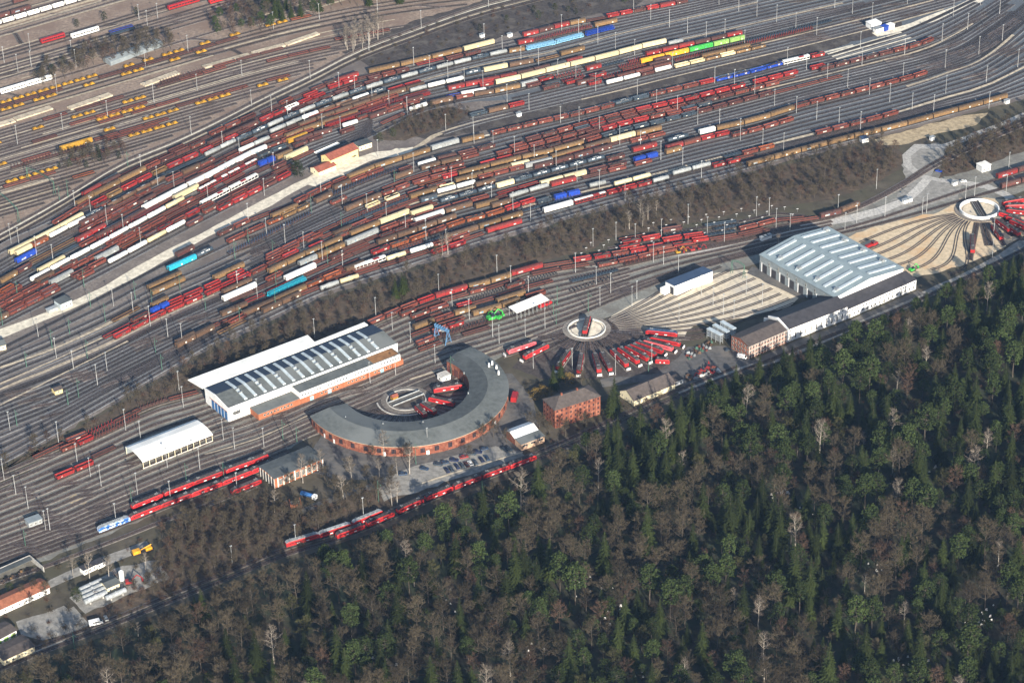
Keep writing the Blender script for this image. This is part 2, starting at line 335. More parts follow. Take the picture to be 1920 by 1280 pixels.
GF4 = catx([(-60,895),(0,868),(100,812),(200,755),(300,697),(400,640),(500,595),(590,552),(690,518),(742,502),(818,477),(863,462),(934,440),(979,427),(1046,408),(1152,378),(1278,346),(1375,321),(1426,307),(1580,266),(1678,242),(1774,216),(1866,191),(1920,176),(1980,158)])
FAMS = [('B', GB1, GG1, 5, -60, 1420), ('G', GG1, GGC, 8, -60, 1620), ('P', GGC, GGD, 7, -60, 700), ('Q', GGC, GGD, 3, 700, 1700),
        ('R', GGD, GS5, 7, 880, 1800), ('C', GC1, GDD, 4, -60, 1840), ('D', GDD, GDT, 6, -60, 1900), ('E', GDT, GE1, 7, -60, 1950),
        ('F', GE1, GF1, 7, -60, 1980), ('H', GF1, GF3, 3, -60, 1980), ('I', GF3, GF4, 2, -60, 1980)]
def fam_y(fam, w, x): a, c = fam[1], fam[2]; return a(x) + (c(x)-a(x))*w
def make_line(xs, yf, key, ok=None):
    P = []
    for x in xs:
        y = yf(x)
        if ok and not ok(x, y):
            if P: break
            continue
        if y < -70: continue
        P.append(G(x, y))
    if len(P) > 1: track(key, P)
for fam in FAMS:
    nm, a, c, n, x0, x1 = fam
    for i in range(n + (1 if nm in 'GPQRIE' or nm == 'D' else 0)):
        if nm in 'P' and i == 0: continue
        if nm == 'Q' and i == 0: continue
        if nm == 'R' and i == 0: continue
        if nm in ('E',) and (i == 0 or i == n): continue
        lo = x0
        if nm in 'CDE' and i % 2: lo = 470
        if nm == 'B' and i % 2: lo = 90
        if nm == 'R': lo = [0, 1020, 960, 930, 900, 880, 860, 830][i]
        make_line(np.arange(lo, x1+1, 20), lambda x: fam_y(fam, i/n, x), (nm, i))
# main double track that swings round the far side, and the straight sidings behind it
GM = catx([(-60,478),(0,446),(100,391),(236,311),(328,273),(388,245),(504,186),(584,148),(664,107),(768,67),(916,16),(988,-2),(1060,-22)])
make_line(np.arange(-60, 1061, 16), lambda x: GM(x), ('M', 0))
make_line(np.arange(-60, 1061, 16), lambda x: GM(x)+9, ('M', 1))
make_line(np.arange(-60, 1000, 16), lambda x: GM(x)-10, ('M', 2))
A0 = [10,16,29,35,41,47,59,66,100,106,113,124,130,136,142,150,178,197,204,211,220,246,252,258,264,270,276,282,288,294,300,306,312,318,324,330,337,343,349,356,363,370,377,384,391,398,405]
for i, y0 in enumerate(A0):
    make_line(np.arange(-60, 980, 24), lambda x: y0-.293*x + (max(0, x-420)**2*.00022 if y0 > 190 else 0), ('A', i), lambda x, y: y < GM(x)-17)
# depot approach lines and through lines
GN1 = catx([(-60,915),(0,888),(62,862),(110,840),(160,820),(210,797),(284,762),(370,738),(480,695),(600,648),(690,612),(770,578),(845,552),(917,533),(1000,507),(1100,490),(1152,482),(1250,464),(1400,440),(1480,420),(1560,405),(1640,372),(1700,338),(1740,312),(1790,285),(1850,255),(1980,200)])
GNM = catx([(-60,1035),(0,1012),(100,975),(200,930),(300,888),(390,852),(484,822),(576,780),(680,740),(768,700),(878,660),(988,626),(1064,598),(1150,562),(1260,520),(1380,484),(1500,455),(1620,427),(1720,400),(1830,368),(1980,325)])
GNL = catx([(-60,1092),(0,1068),(100,1032),(185,1000),(250,975),(300,955),(400,918),(485,885),(540,862)])
for i in range(12):
    lo, hi = -60, 1980
    if i in (4, 6, 8): hi = 1180
    if i in (2, 10): hi = 1500
    make_line(np.arange(lo, hi+1, 20), lambda x: GN1(x)+(GNM(x)-GN1(x))*i/11, ('N', i), lambda x, y: not (x > 1560 and 1 < i < 9))
for i in range(1, 8): make_line(np.arange(-60, 541 if i > 4 else 1100 if i < 3 else 620, 20), lambda x: GNM(x)+(GNL(x)-GNM(x))*i/7 if x < 540 else GNM(x)+(GNL(540)-GNM(540))*i/7, ('O', i))
make_line(np.arange(-60, 489, 20), lambda x: GNL(x)+24, ('O', 8))
for i in (1, 2, 3): make_line(np.arange(1000, 1530, 20), lambda x: GN1(x)-9*i*(1 if x < 1450 else 1-(x-1450)/90), ('T', i), lambda x, y: x > 1060+30*i)
GSL = catx([(-60,1278),(0,1254),(100,1214),(210,1172),(320,1127),(420,1087),(535,1040),(640,1008),(720,976),(800,940),(905,899),(1006,861),(1120,812),(1250,752),(1350,712),(1450,672),(1550,632),(1650,594),(1720,564),(1800,526),(1920,468),(1980,438)])
make_line(np.arange(-60, 1981, 20), lambda x: GSL(x), ('S', 0))
make_line(np.arange(-60, 1400, 20), lambda x: GSL(x)-12, ('S', 1))
# pale walkways and service strips between the tracks
def strip_between(yf, x0, x1, w, m='strip', z=.30, nm='walkway'):
    pts = [(x, yf(x)) for x in np.arange(x0, x1+1, 40)]
    path(nm, pts, w, m, z)
strip_between(lambda x: GG1(x)+5.5, 780, 1450, 1.9)
strip_between(lambda x: GGC(x)-7.5, 1260, 1600, 1.9)
strip_between(lambda x: fam_y(FAMS[4], 3.5/7, x), 1390, 1760, 1.7)
strip_between(lambda x: GS5(x)+3, 1090, 1800, 1.4)
strip_between(lambda x: GDD(x)+14, 1424, 1860, 1.9)
strip_between(lambda x: GDT(x)+22, 380, 1000, 2.1)
strip_between(lambda x: GDT(x)+24, -40, 400, 2.4)
strip_between(lambda x: fam_y(FAMS[8], 6.45/7, x), 980, 1960, 2.2)
strip_between(lambda x: GM(x)+4.5, -40, 1000, 1.5, 'strip')
strip_between(lambda x: GM(x)-5, -40, 1000, 1.2, 'palegravel')
strip_between(lambda x: GE1(x)+6, 1700, 1930, 2.0)
for k in range(5): path('concrete_slab_track', [(1552+k*8,100+k*4.6+3),(1600+k*9,88+k*5),(1690+k*9,62+k*5)], 1.7, 'palegravel', .5)
for y0, x0, x1, w in ((222,-20,420,2.6),(216,420,610,2.2),(300,-20,300,1.5),(330,20,260,1.3),(276,80,560,1.3),(52,-20,200,3.4),(70,-20,260,1.6),(128,0,240,1.4),(58,-20,190,2.5),(364,-20,110,3),(255,300,560,1.3),(148,-20,180,1.6),(386,-10,110,1.5),(208,80,330,1.2),(261,-20,200,1.2),(273,200,480,1.2),(290,40,420,1.3),(318,-20,160,1.2),(342,100,230,1.2),(352,-20,90,1.2),(240,430,700,1.4),(232,560,760,1.2),(96,-20,120,1.5),(112,150,330,1.3),(139,-20,150,1.3),(160,40,200,1.3),(174,450,720,1.4),(30,60,220,2.0),(395,-20,80,1.2),(190,480,760,2.0),(160,560,800,1.6)):
    path('walkway', [(x, y0-.293*x+(max(0,x-420)**2*.00022 if y0 > 190 else 0)) for x in np.arange(x0, x1+1, 30)], w, 'strip', .31)
path('walkway', [(0,690),(100,655),(190,614),(240,590)], 2.6, 'strip', .30)
for pts, w in (([(384,852),(484,822),(576,780)],1.1),([(768,712),(870,680),(930,655),(1000,628)],1.4),([(0,720),(110,672),(200,630)],1.6),([(0,760),(110,705),(240,640)],1.2),([(780,910),(860,884),(980,848)],1.2)):
    path('walkway', pts, w, 'strip', .32)
# ---------------------------------------------------------------- freight wagons: one set of part meshes per kind, length and colour
random.seed(7)
ZR = .41                                   # top of rail
WM = {}
mat('graffiti', (.55,.50,.42), .6, gs=1.1, grime=.3, rnd=.2, s2=((.06,.22,.36), 1.4, .5, .56))
def under(L, m='under', deckw=2.7, z1=1.25):
    k = ('u', L, m)
    if k in WM: return WM[k]
    b = MB(); h = L/2
    b.box(-h+.5, h-.5, -1.1, 1.1, ZR+.62, ZR+.84)
    b.box(-h+.45, -h+.65, -1.25, 1.25, ZR+.55, ZR+1.0); b.box(h-.65, h-.45, -1.25, 1.25, ZR+.55, ZR+1.0)
    for s in (-1, 1):
        c = s*(h-2.4)
        b.box(c-1.5, c+1.5, -1.0, 1.0, ZR+.35, ZR+.6)
        for a in (-.9, .9):
            for y in (-.78, .72): b.cyl((c+a, y, ZR+.46), (c+a, y+.07, ZR+.46), .46, n=8)
        for y in (-.85, .85): b.cyl((s*(h-.45), y, ZR+.8), (s*h, y, ZR+.8), .2, n=6)
    WM[k] = b.mesh('underframe', M(m)); return WM[k]
def body(kind, L, col, v=0):
    k = (kind, L, col, v)
    if k in WM: return WM[k]
    h = L/2-.55; b = MB(); z = ZR+.85; P = M('paint_'+col); parts = []
    if kind == 't':
        r = 1.42; zc = z+r+.02; n = 16
        st = [(-h, .35), (-h+.12, .80), (-h+.45, 1.0), (h-.45, 1.0), (h-.12, .80), (h, .35)]
        vs = []
        for x, q in st:
            for i in range(n): a = 2*math.pi*i/n; vs.append((x, r*q*math.sin(a), zc+r*q*math.cos(a)))
        fs = [(j*n+i, (j+1)*n+i, (j+1)*n+(i+1)%n, j*n+(i+1)%n) for j in range(len(st)-1) for i in range(n)]
        fs += [tuple(range(n)), tuple(reversed(range((len(st)-1)*n, len(st)*n)))]
        b.add(vs, fs, 0)
        if col in 'n':                                   # white fleet marks on the flanks of the dark tanks
            for x, w in ((-3.6,1.0),(-2.3,.8),(.4,.5),(1.3,1.0),(2.7,1.0)):
                for s in (-1, 1):
                    for a0, a1 in ((.62, .95),):
                        A = [(x, s*(r+.03)*math.sin(t), zc+(r+.03)*math.cos(t)) for t in (a0+.1, a1+.25)]
                        B = [(x+w, p[1], p[2]) for p in A]; b.add([A[0], B[0], B[1], A[1]], [(0,1,2,3),(3,2,1,0)], 1)
        parts = [('tank', b.mesh('tank', [P, M('whitewall')], True))]
        c = MB(); c.cyl((0,0,zc+r-.1),(0,0,zc+r+.3),.45,n=10)
        c.box(-2.2,2.2,-.35,-.1,zc+r+.02,zc+r+.1); c.box(-2.2,2.2,.1,.35,zc+r+.02,zc+r+.1)
        for x in (-.7,.7): c.cyl((x,-.9,zc+1.05),(x,-1.45,ZR+.8),.05,n=4)
        parts.append(('manway', c.mesh('manway', M('steel'))))
        c = MB()
        for x in (-h*.62, h*.62): c.box(x-.25, x+.25, -1.2, 1.2, z-.02, z+.55)
        parts.append(('saddle', c.mesh('saddle', M('under'))))
    elif kind in 'hg':
        zt = z+(2.25 if kind == 'h' else 1.75); w0, w1 = (1.15, 1.5) if kind == 'h' else (1.4, 1.42); e = .5 if kind == 'h' else 0
        o = [(-h+e,-w0,z),(h-e,-w0,z),(h-e,w0,z),(-h+e,w0,z),(-h,-w1,zt),(h,-w1,zt),(h,w1,zt),(-h,w1,zt)]
        i = [(-h+.15,-w1+.12,zt),(h-.15,-w1+.12,zt),(h-.15,w1-.12,zt),(-h+.15,w1-.12,zt)]
        d = [(-h+.3,-w1+.2,zt-1.0),(h-.3,-w1+.2,zt-1.0),(h-.3,w1-.2,zt-1.0),(-h+.3,w1-.2,zt-1.0)]
        b.add(o, [(0,3,2,1),(0,1,5,4),(1,2,6,5),(2,3,7,6),(3,0,4,7)], 0)
        b.add(o[4:]+i, [(0,1,5,4),(1,2,6,5),(2,3,7,6),(3,0,4,7)], 0)
        b.add(i+d, [(0,1,5,4),(1,2,6,5),(2,3,7,6),(3,0,4,7)], 0)
        nr = int(L/1.5)
        for q in range(nr+1):
            x = -h+.3+(2*h-.6)*q/nr
            for s in (-1, 1): b.add([(x-.07,s*(w0+.09),z+.1),(x+.07,s*(w0+.09),z+.1),(x+.07,s*(w1+.09),zt-.1),(x-.07,s*(w1+.09),zt-.1)], [(0,1,2,3),(3,2,1,0)], 0)
        for x, l, hh in ([(-h*.55,1.1,.5)], [(h*.35,1.6,.8),(-h*.7,.7,.4)], [(-h*.2,2.6,.9)])[v]:
            for s in (-1, 1):
                za, zb = z+.7, z+.7+hh; f = lambda q: s*(w0+(w1-w0)*(q-z)/(zt-z)+.10)
                b.add([(x,f(za),za),(x+l,f(za),za),(x+l,f(zb),zb),(x,f(zb),zb)], [(0,1,2,3),(3,2,1,0)], 1)
        parts = [('hopper_body' if kind == 'h' else 'box_body', b.mesh('hopper_body', [P, M('paleframe')]))]
        c = MB(); rr = random.Random(hash((L, len(WM))) % 997); nx = 7
        vs = [(-h+.28+(2*h-.56)*a/nx, y*(w1-.19), zt-(.95,.35,1.0)[v]+(rr.uniform(0,(.75,1.0,.15)[v]) if abs(y) < 1 and 0 < a < nx else 0)) for a in range(nx+1) for y in (-1,-.4,.35,1)]
        c.add(vs, [(a*4+q, (a+1)*4+q, (a+1)*4+q+1, a*4+q+1) for a in range(nx) for q in range(3)], 0)
        parts.append(('load', c.mesh('load', M(('greyload','load','deck')[v] if col in 'ngc' else ('load','under','greyload')[v]))))
    elif kind in 'cC':
        w = 1.45; zs = z+2.35; zt = z+3.0
        prof = [(-w,z),(w,z),(w,zs)] + [(w*math.cos(a), zs+(zt-zs)*math.sin(a)) for a in (.5,.95,1.57,2.19,2.64)] + [(-w,zs)]
        b.extr(prof, -h, h, 0)
        for q in range(2, 8): b.m[q] = 1
        for x, l, hh in ([(h*.5,1.5,.6)], [(-h*.6,3.2,1.1),(h*.3,1.2,.6)], [(-h*.15,1.0,1.0),(h*.62,.9,.5)])[v]:
            for s in (-1, 1): b.box(x, x+l, s*(w+.015)-.02, s*(w+.015)+.02, z+.5, z+.5+hh, 2)
        nd = 4 if kind == 'C' else 2
        for q in range(1, nd):
            x = -h+2*h*q/nd
            for s in (-1, 1): b.box(x-.05, x+.05, s*w-.04, s*w+.04, z+.1, zs)
        parts = [('body_shell', b.mesh('body_shell', [P, M('dirty_'+col) if 'dirty_'+col in MATS else P, M(('paleframe','graffiti','paleframe')[v])]))]
        c = MB()
        for s in (-1, 1): c.box(-h+.2, h-.2, s*(w+.03)-.03, s*(w+.03)+.03, zs-.12, zs)
        c.box(-h-.04, -h, -.5, .5, z+.2, z+2.2); c.box(h, h+.04, -.5, .5, z+.2, z+2.2)
        parts.append(('door_rail', c.mesh('door_rail', M('under'))))
    elif kind == 'p':
        w = 1.45; zs = z+2.3; zt = z+3.0
        prof = [(-w,z-.3),(w,z-.3),(w,zs)] + [(w*math.cos(a), zs+(zt-zs)*math.sin(a)) for a in (.5,1.0,1.57,2.14,2.64)] + [(-w,zs)]
        b.extr(prof, -h, h, 0)
        c = MB(); nw = int(L/2.2); w0 = w+.02
        c.box(-h+.8, h-.8, -w0, w0, z+1.0, z+1.9, 0)
        for q in range(nw-1):
            x = -h+.8+(2*h-1.6)*(q+1)/nw
            b.box(x-.16, x+.16, -w0-.01, w0+.01, z+.95, z+1.95, 0)
        parts = [('body_shell', b.mesh('body_shell', M('redpaint') if col == 'r' else P))]
        parts.append(('window', c.mesh('window', M('glass'))))
    elif kind in 'fsky':
        b.box(-h, h, -1.35, 1.35, z, z+.14, 1 if kind != 'y' else 0)
        if kind == 'f':
            for s in (-1, 1): b.box(-h, h, s*1.35-.05, s*1.35+.05, z, z+.5, 0)
            for s in (-1, 1): b.box(s*h-.05, s*h+.05, -1.3, 1.3, z+.14, z+.5, 0)
        if kind == 'k':
            for s in (-1, 1): b.box(-h, h, s*1.2-.1, s*1.2+.1, z-.3, z+.02, 0)
        parts = [('deck', b.mesh('deck', [P, M('deck') if col not in 'wn' else P]))]
        if kind == 's':
            c = MB(); ns = int(L/2.1)
            for q in range(ns):
                x = -h+.6+(2*h-1.2)*q/(ns-1)
                for s in (-1, 1): c.box(x-.11, x+.11, s*1.28-.09, s*1.28+.09, z+.14, z+1.9)
                c.box(x-.14, x+.14, -1.2, 1.2, z+.14, z+.3)
            parts.append(('stanchion', c.mesh('stanchion', P)))
        if kind == 'y':
            c = MB()
            for s in (-1, 1):
                c.box(s*h*.58-1.15, s*h*.58+1.15, -1.2, 1.2, z+.14, z+.9); c.box(s*h*.58-.6, s*h*.58+.6, -.7, .7, z+.9, z+1.25)
            parts.append(('yellow_frame', c.mesh('yellow_frame', P)))
    elif kind in 'aA':
        b.box(-h, h, -1.3, 1.3, z-.25, z-.1, 0); b.box(-h, h, -1.3, -1.15, z-.1, z+.2, 0); b.box(-h, h, 1.15, 1.3, z-.1, z+.2, 0)
        c = MB(); c.box(-h+.3, h-.3, -1.32, 1.32, z+1.78, z+1.9, 0)
        d = MB(); np_ = int(L/3)
        for q in range(np_+1):
            x = -h+.4+(2*h-.8)*q/np_
            for s in (-1, 1): d.box(x-.12, x+.12, s*1.32-.08, s*1.32+.08, z-.1, z+1.78)
        for s in (-1, 1): d.box(-h+.3, h-.3, s*1.32-.05, s*1.32+.05, z+2.2, z+2.32)
        for q in range(0, np_+1, 2):
            x = -h+.4+(2*h-.8)*q/np_
            for s in (-1, 1): d.box(x-.08, x+.08, s*1.32-.06, s*1.32+.06, z+1.9, z+2.2)
        parts = [('lower_deck', b.mesh('lower_deck', P)), ('upper_deck', c.mesh('upper_deck', P if col != 'r' else M('paint_d'))), ('side_frame', d.mesh('side_frame', P))]
    WM[k] = parts; return parts
KN = {'t':('tank_wagon','tank wagon',15.0),'h':('hopper_wagon','hopper wagon',12.4),'g':('open_box_wagon','open box wagon',13.5),
 'c':('covered_wagon','covered wagon',15.0),'C':('long_covered_wagon','long covered wagon',22.5),'p':('passenger_coach','passenger coach',24.0),
 'f':('flat_wagon','flat wagon',19.0),'s':('stake_wagon','stake wagon',18.5),'k':('container_wagon','container wagon',18.0),
 'y':('maintenance_wagon','low wagon with bulky frames',9.5),'a':('car_transporter','empty car transporter',26.0),'A':('car_transporter','loaded car transporter',26.0)}
UC = {'a':{'K':'paint_K','k':'paint_k','b':'paint_b','r':'paint_r'}}
cont_mesh, car_mesh = {}, {}
def container(col):
    if col in cont_mesh: return cont_mesh[col]
    b = MB(); L = 6.9; b.box(-L/2+.08, L/2-.08, -1.2, 1.2, .03, 2.78)
    for q in range(18):
        x = -L/2+.35+(L-.7)*q/17
        for s in (-1, 1): b.box(x-.07, x+.07, s*1.225-.02, s*1.225+.02, .2, 2.65)
    for x in (-L/2+.06, L/2-.06):
        for y in (-1.18, 1.18): b.box(x-.07, x+.07, y-.07, y+.07, 0, 2.85)
    cont_mesh[col] = b.mesh('container', M('paint_'+col)); return cont_mesh[col]
def car_parts(col):
    if col in car_mesh: return car_mesh[col]
    prof = [(-.86,.3),(.86,.3),(.88,.75),(.80,.92),(-.80,.92),(-.88,.75)]
    b = MB(); b.extr(prof, -2.1, 2.1, 0)
    w = MB(); vs = [(-1.75,-.76,.92),(1.0,-.76,.92),(1.0,.76,.92),(-1.75,.76,.92),(-1.3,-.6,1.42),(.35,-.6,1.42),(.35,.6,1.42),(-1.3,.6,1.42)]
    w.add(vs, [(0,1,5,4),(1,2,6,5),(2,3,7,6),(3,0,4,7)], 0)
    r = MB(); r.add([(-1.32,-.62,1.425),(.37,-.62,1.425),(.37,.62,1.425),(-1.32,.62,1.425)], [(0,1,2,3)], 0)
    y = MB()
    for x in (-1.3, 1.3):
        for s in (-.86, .72): y.cyl((x, s, .3), (x, s+.14, .3), .3, n=10)
    car_mesh[col] = (b.mesh('car_body', M('paint_'+col)), w.mesh('cabin_glass', M('glass')), r.mesh('car_roof', M('paint_'+col)), y.mesh('wheel', M('under')))
    return car_mesh[col]
def make_car(col, loc, rz, label, group, sc=1.0):
    t = thing('parked_car', label, 'car', group, loc, rz, sc); m = car_parts(col)
    for n, me in zip(('body','window_band','roof_panel','wheels'), m): put(n, me, t)
    return t

FWORD = {'B':'below the curving main line','G':'below the grey tank rake','P':'above the white gravel road','Q':'beside the long cream rake',
 'R':'above the dark gravel wedge','C':'below the white gravel road','D':'in the red hopper block','E':'below the red hopper block',
 'F':'below the slate tank rake','H':'near the wooded strip','I':'along the wooded strip','A':'of the far yellow sidings','N':'of the depot yard','O':'of the depot through lines','T':'of the dashed sidings','S':'beside the forest'}
ALLW = []; BADS = []
def trk_at(t, s):
    L, P = t['L'], t['P']; i = int(np.clip(np.searchsorted(L, s)-1, 0, len(L)-2)); q = (s-L[i])/(L[i+1]-L[i])
    d = (P[i+1]-P[i]).normalized(); return P[i].lerp(P[i+1], q), d
def s_of_x(t, x): return float(np.interp(x, t['px'], t['L']))
def parse(codes):
    out = []
    for c in codes.split():
        n = int(c[:-2]) if len(c) > 2 else 1
        out += [(c[-2], c[-1])]*n if c[-2] != '_' else [('_', float(c[-1]))]*n
    return out
def place(key, s0, s1, codes, fill=False, fit=True):
    t = TRK[key]; seq = parse(codes); nat = sum(KN[k][2] if k != '_' else c for k, c in seq); avail = s1-s0
    sc = avail/nat if fit else 1.0
    while sc > 1.16 and len(seq): seq.append(seq[len(seq) % max(1, len(seq)-1)] if len(seq) > 1 else seq[0]); nat = sum(KN[k][2] if k != '_' else c for k, c in seq); sc = avail/nat
    while sc < .84 and len(seq) > 1: seq.pop(); nat = sum(KN[k][2] if k != '_' else c for k, c in seq); sc = avail/nat
    sc = min(max(sc, .84), 1.16)
    for a0, a1 in t['used']:
        if min(a1, s0+nat*sc) - max(a0, s0) > 3: BADS.append((key, round(s0), round(s1), codes)); return False
    t['used'].append((s0, s0+nat*sc)); s = s0
    for k, c in seq:
        if k == '_': s += c*sc; continue
        l = KN[k][2]*sc; lm = round(l*2)/2 if k not in 'h' else 12.5
        p, d = trk_at(t, s+l/2); ALLW.append((key, s+l/2, k, c, KN[k][2], sc, p, math.atan2(d.y, d.x))); s += l
    return True
def RUN(x0, y0, x1, codes, fam=None):
    """put a rake on the track nearest to the point seen at (x0, y0), from x0 to x1"""
    y = y0+4; best = []
    for key, t in TRK.items():
        if fam and key[0] not in fam: continue
        if t['px'][0] > x0+12 or t['px'][-1] < x1-12: continue
        pm = trk_at(t, s_of_x(t, x0))[0]; q = to_px(pm); best.append((abs(q[1]-y), key))
    best.sort(key=lambda a: a[0])
    for d, key in best[:3]:
        if d > 9 and d > best[0][0]: break
        t = TRK[key]; s0, s1 = s_of_x(t, x0), s_of_x(t, x1)
        if all(min(b, s1)-max(a, s0) <= 3 for a, b in t['used']): place(key, s0, s1, codes); return
    BADS.append((x0, y0, x1, codes, best[:2]))
def FILL(key, x0, x1, pool, seed=0, gap=.04):
    t = TRK[key]; r = random.Random(seed*31+x0); s, s1 = s_of_x(t, x0), s_of_x(t, x1); pool = pool.split()
    cur, n = [], 0; k = r.choice(pool)
    while s < s1:
        if r.random() < .35: k = r.choice(pool)
        l = KN[k[0]][2]
        if r.random() < gap: s += r.choice((6, 14, 25)); continue
        if all(min(b, s+l)-max(a, s) <= 1 for a, b in t['used']): place(key, s, s+l, k)
        s += l
def ARUN(y0, x0, x1, codes):
    i = min(range(len(A0)), key=lambda j: abs(A0[j]-y0)+ (100 if ('A', j) not in TRK else 0)); t = TRK[('A', i)]
    place(('A', i), s_of_x(t, x0), s_of_x(t, x1), codes)

DATA = """156 364 480 cr cd fR fd hd fd hR hR hd|490 213 634 fd gR fd gd 2hd|634 148 689 2cr|690 134 866 4Ct 2ct|868 86 935 Cc Cw|980 62 1290 cr cd cr ct fd hr hr hd hr cr hd hd hd
144 378 384 ct Ct Ct hR hd hd hR|570 182 670 hr _9 hr hr|172 384 372 hr ht hr hr ht hr hr|100 416 170 gR gR|376 285 470 hr hR hr hd|488 228 610 hr hr hw hr|690 150 768 hd hR hd|780 124 834 fr fr|836 112 903 hd hd hR|970 82 996 cr|997 76 1110 4sr|1114 46 1150 Ct
208 376 384 6fn|384 296 952 2tg 2tn tg tn tg tn tg tn tg tn tg tn tg tg tn tg|953 100 984 ct|986 94 1094 2aK|1098 66 1152 ab
506 250 724 tg tg tw tu tu tw tn|728 172 790 2hr|448 283 506 tw tg|202 390 310 4tu|93 443 195 tw tw tn|18 470 156 3Cc|30 474 90 cc co|610 235 808 4ar
768 173 870 tg tw tw|872 144 902 tn|906 135 952 Cc|954 124 1000 Cu|1004 115 1048 ft|1050 101 1096 Ct|839 170 1092 4cr 2cd cn 3cr|836 178 896 2fb|898 165 926 hr|928 158 1249 7Cc|1252 81 1280 tg
768 207 802 tw|807 197 863 cu cu|864 179 901 Cw|926 172 975 Ct|976 160 1008 cg|1010 154 1038 hr|1040 144 1096 2sr|1098 133 1120 cr|1122 126 1176 3sn|1178 114 1209 sr|1210 106 1391 cr cr cr cd cd cr Ct
1160 123 1199 2sr|1200 116 1396 2CO CG 4cL|1398 76 1560 5sn|1226 118 1258 cd|1264 109 1524 8sr|1314 104 1406 2Ct|1264 124 1435 gc gc gt gc gt gt co ct|1156 144 1258 4cR|1136 160 1259 tw tw hd tw
1016 160 1048 cn|1016 169 1051 hd|1059 157 1094 hr|1104 144 1140 hr|1102 158 1128 hr|986 168 1014 hd|880 208 984 gn cu hr hr|1090 142 1190 2sr cd cd
199 428 350 fw fw cw cw cw|352 352 500 cw cw cw cw cw|326 374 372 Cc|372 362 484 2Ar|376 380 484 2Aw|484 312 516 kb|484 294 536 2gn|538 269 582 cy cy|518 293 548 ct|534 302 577 Cc|550 280 605 2hd|642 236 670 tw|650 247 714 tc tw|714 232 768 2fR|590 290 648 2fw
57 528 346 tw tw tw tw tw tw tw tc|180 456 300 sr sr ar|143 456 198 cr cr|52 494 190 4ft|60 500 190 4fn|72 508 122 Cc|30 490 76 cb cn|180 488 222 Cg|226 464 270 fo|272 448 400 hd hr hR hr hR|380 396 520 hR hd hR hd|203 494 348 tw tw tc tw|350 425 384 hd hR|374 414 406 fc|408 394 545 hr hr hr hd|0 548 26 ho|0 528 60 ct hd|94 536 133 Cg|134 520 200 hd hR
600 352 650 2hR|652 324 806 4Ct|808 278 862 Cg|864 265 918 2ct|920 249 1152 8hR|1152 192 1185 tn|1186 184 1341 hn hR hR hR hr|1341 148 1467 5gb|1467 118 1518 2Aw|1519 105 1546 hr|926 242 976 kb kb|1214 172 1272 2ct
408 446 470 hd hR|472 412 550 2fR|552 372 600 2hR|426 464 500 2gR|501 420 580 go ht ht|508 408 558 Ct|552 378 600 ct ht|428 470 584 5sq|624 366 746 4sq|748 324 772 hd|783 309 818 tw|820 299 856 cd|858 289 935 2hd
858 328 1094 6Ct|852 338 1028 Ct Ct cc ct ct|1032 297 1094 Ct Cc|1096 278 1240 Cu Cc Ct ct|784 348 858 fo hr fr|800 352 848 hR hr|768 368 822 Ct|824 350 850 gc|819 360 892 tw tw|896 336 1036 hR hR hR Cg|788 380 816 cn|686 388 712 gc|722 376 747 gc|716 366 768 hR hR|640 420 765 4sn|692 412 768 3fR|580 466 608 hr|602 440 660 2fR
656 444 768 Ct Cc Cc|769 404 824 2cc|825 382 1134 3tn cc 7tn|1136 299 1182 2hd|1185 285 1220 Cr|1250 268 1310 2tn|1310 251 1339 cw|1342 245 1489 3Ct|1490 203 1738 9hR|560 498 646 cg Ct cu|648 458 712 2Cg|712 445 766 2hR|932 363 1012 3fr|1012 344 1101 3cc|1103 326 1180 3hd|1185 303 1246 2kb|1247 289 1276 ct|1248 280 1368 cr cR hr hr|1370 255 1488 4hR
777 416 833 Cw|834 400 886 Cu ct|890 386 952 2ct|954 367 1030 2tg|1032 348 1080 Cr|696 478 946 hr 2ho hR 3ho|947 394 1004 2hr|1006 384 1034 hn|1036 374 1101 3kb|1104 353 1132 tg|1150 346 1220 2tc|1222 333 1352 4sn|1356 292 1430 3sn|1528 249 1684 5hR
1391 290 1452 hR ho|454 590 640 Cu Ct ho ho|664 505 724 2Aw|724 486 762 tc|768 472 833 tw tc|834 448 980 Cu ct ct Cu|1018 394 1074 Cw|1076 380 1136 2Ar|1138 362 1222 hr hr hr|1223 340 1240 tg|1260 328 1333 2tg|1335 311 1388 2hr|808 474 874 hr hr hr|912 437 998 Cr Cr|1400 310 1888 10Ct|788 490 830 tg
278 536 350 2Ct|284 546 352 2Ct|315 504 368 2Ck|368 474 400 tn|320 512 384 2ct|330 474 364 cd|213 632 380 5hr|193 630 280 fr hR fR|282 590 315 kb|316 576 345 hr|345 562 384 hr|210 606 282 3ft|284 572 316 ct|308 572 345 hr|384 548 414 hr|384 556 420 hr hr|414 536 470 2hr|417 562 481 Cw|417 552 472 Cu|427 526 458 hr|400 532 458 Ct|502 558 598 2ak|440 572 500 2fr|414 592 464 Cu|534 524 592 Cw|600 558 674 tg tc|408 622 468 ft|500 552 560 2fr|470 515 560 2hR 2hr|560 500 640 3fR|430 560 520 2fd 2hr"""
for line in DATA.split('\n'):
    for e in line.split('|'):
        a = e.split(' ', 3); RUN(int(a[0]), int(a[1]), int(a[2]), a[3], 'BGPQRCDEFHI')
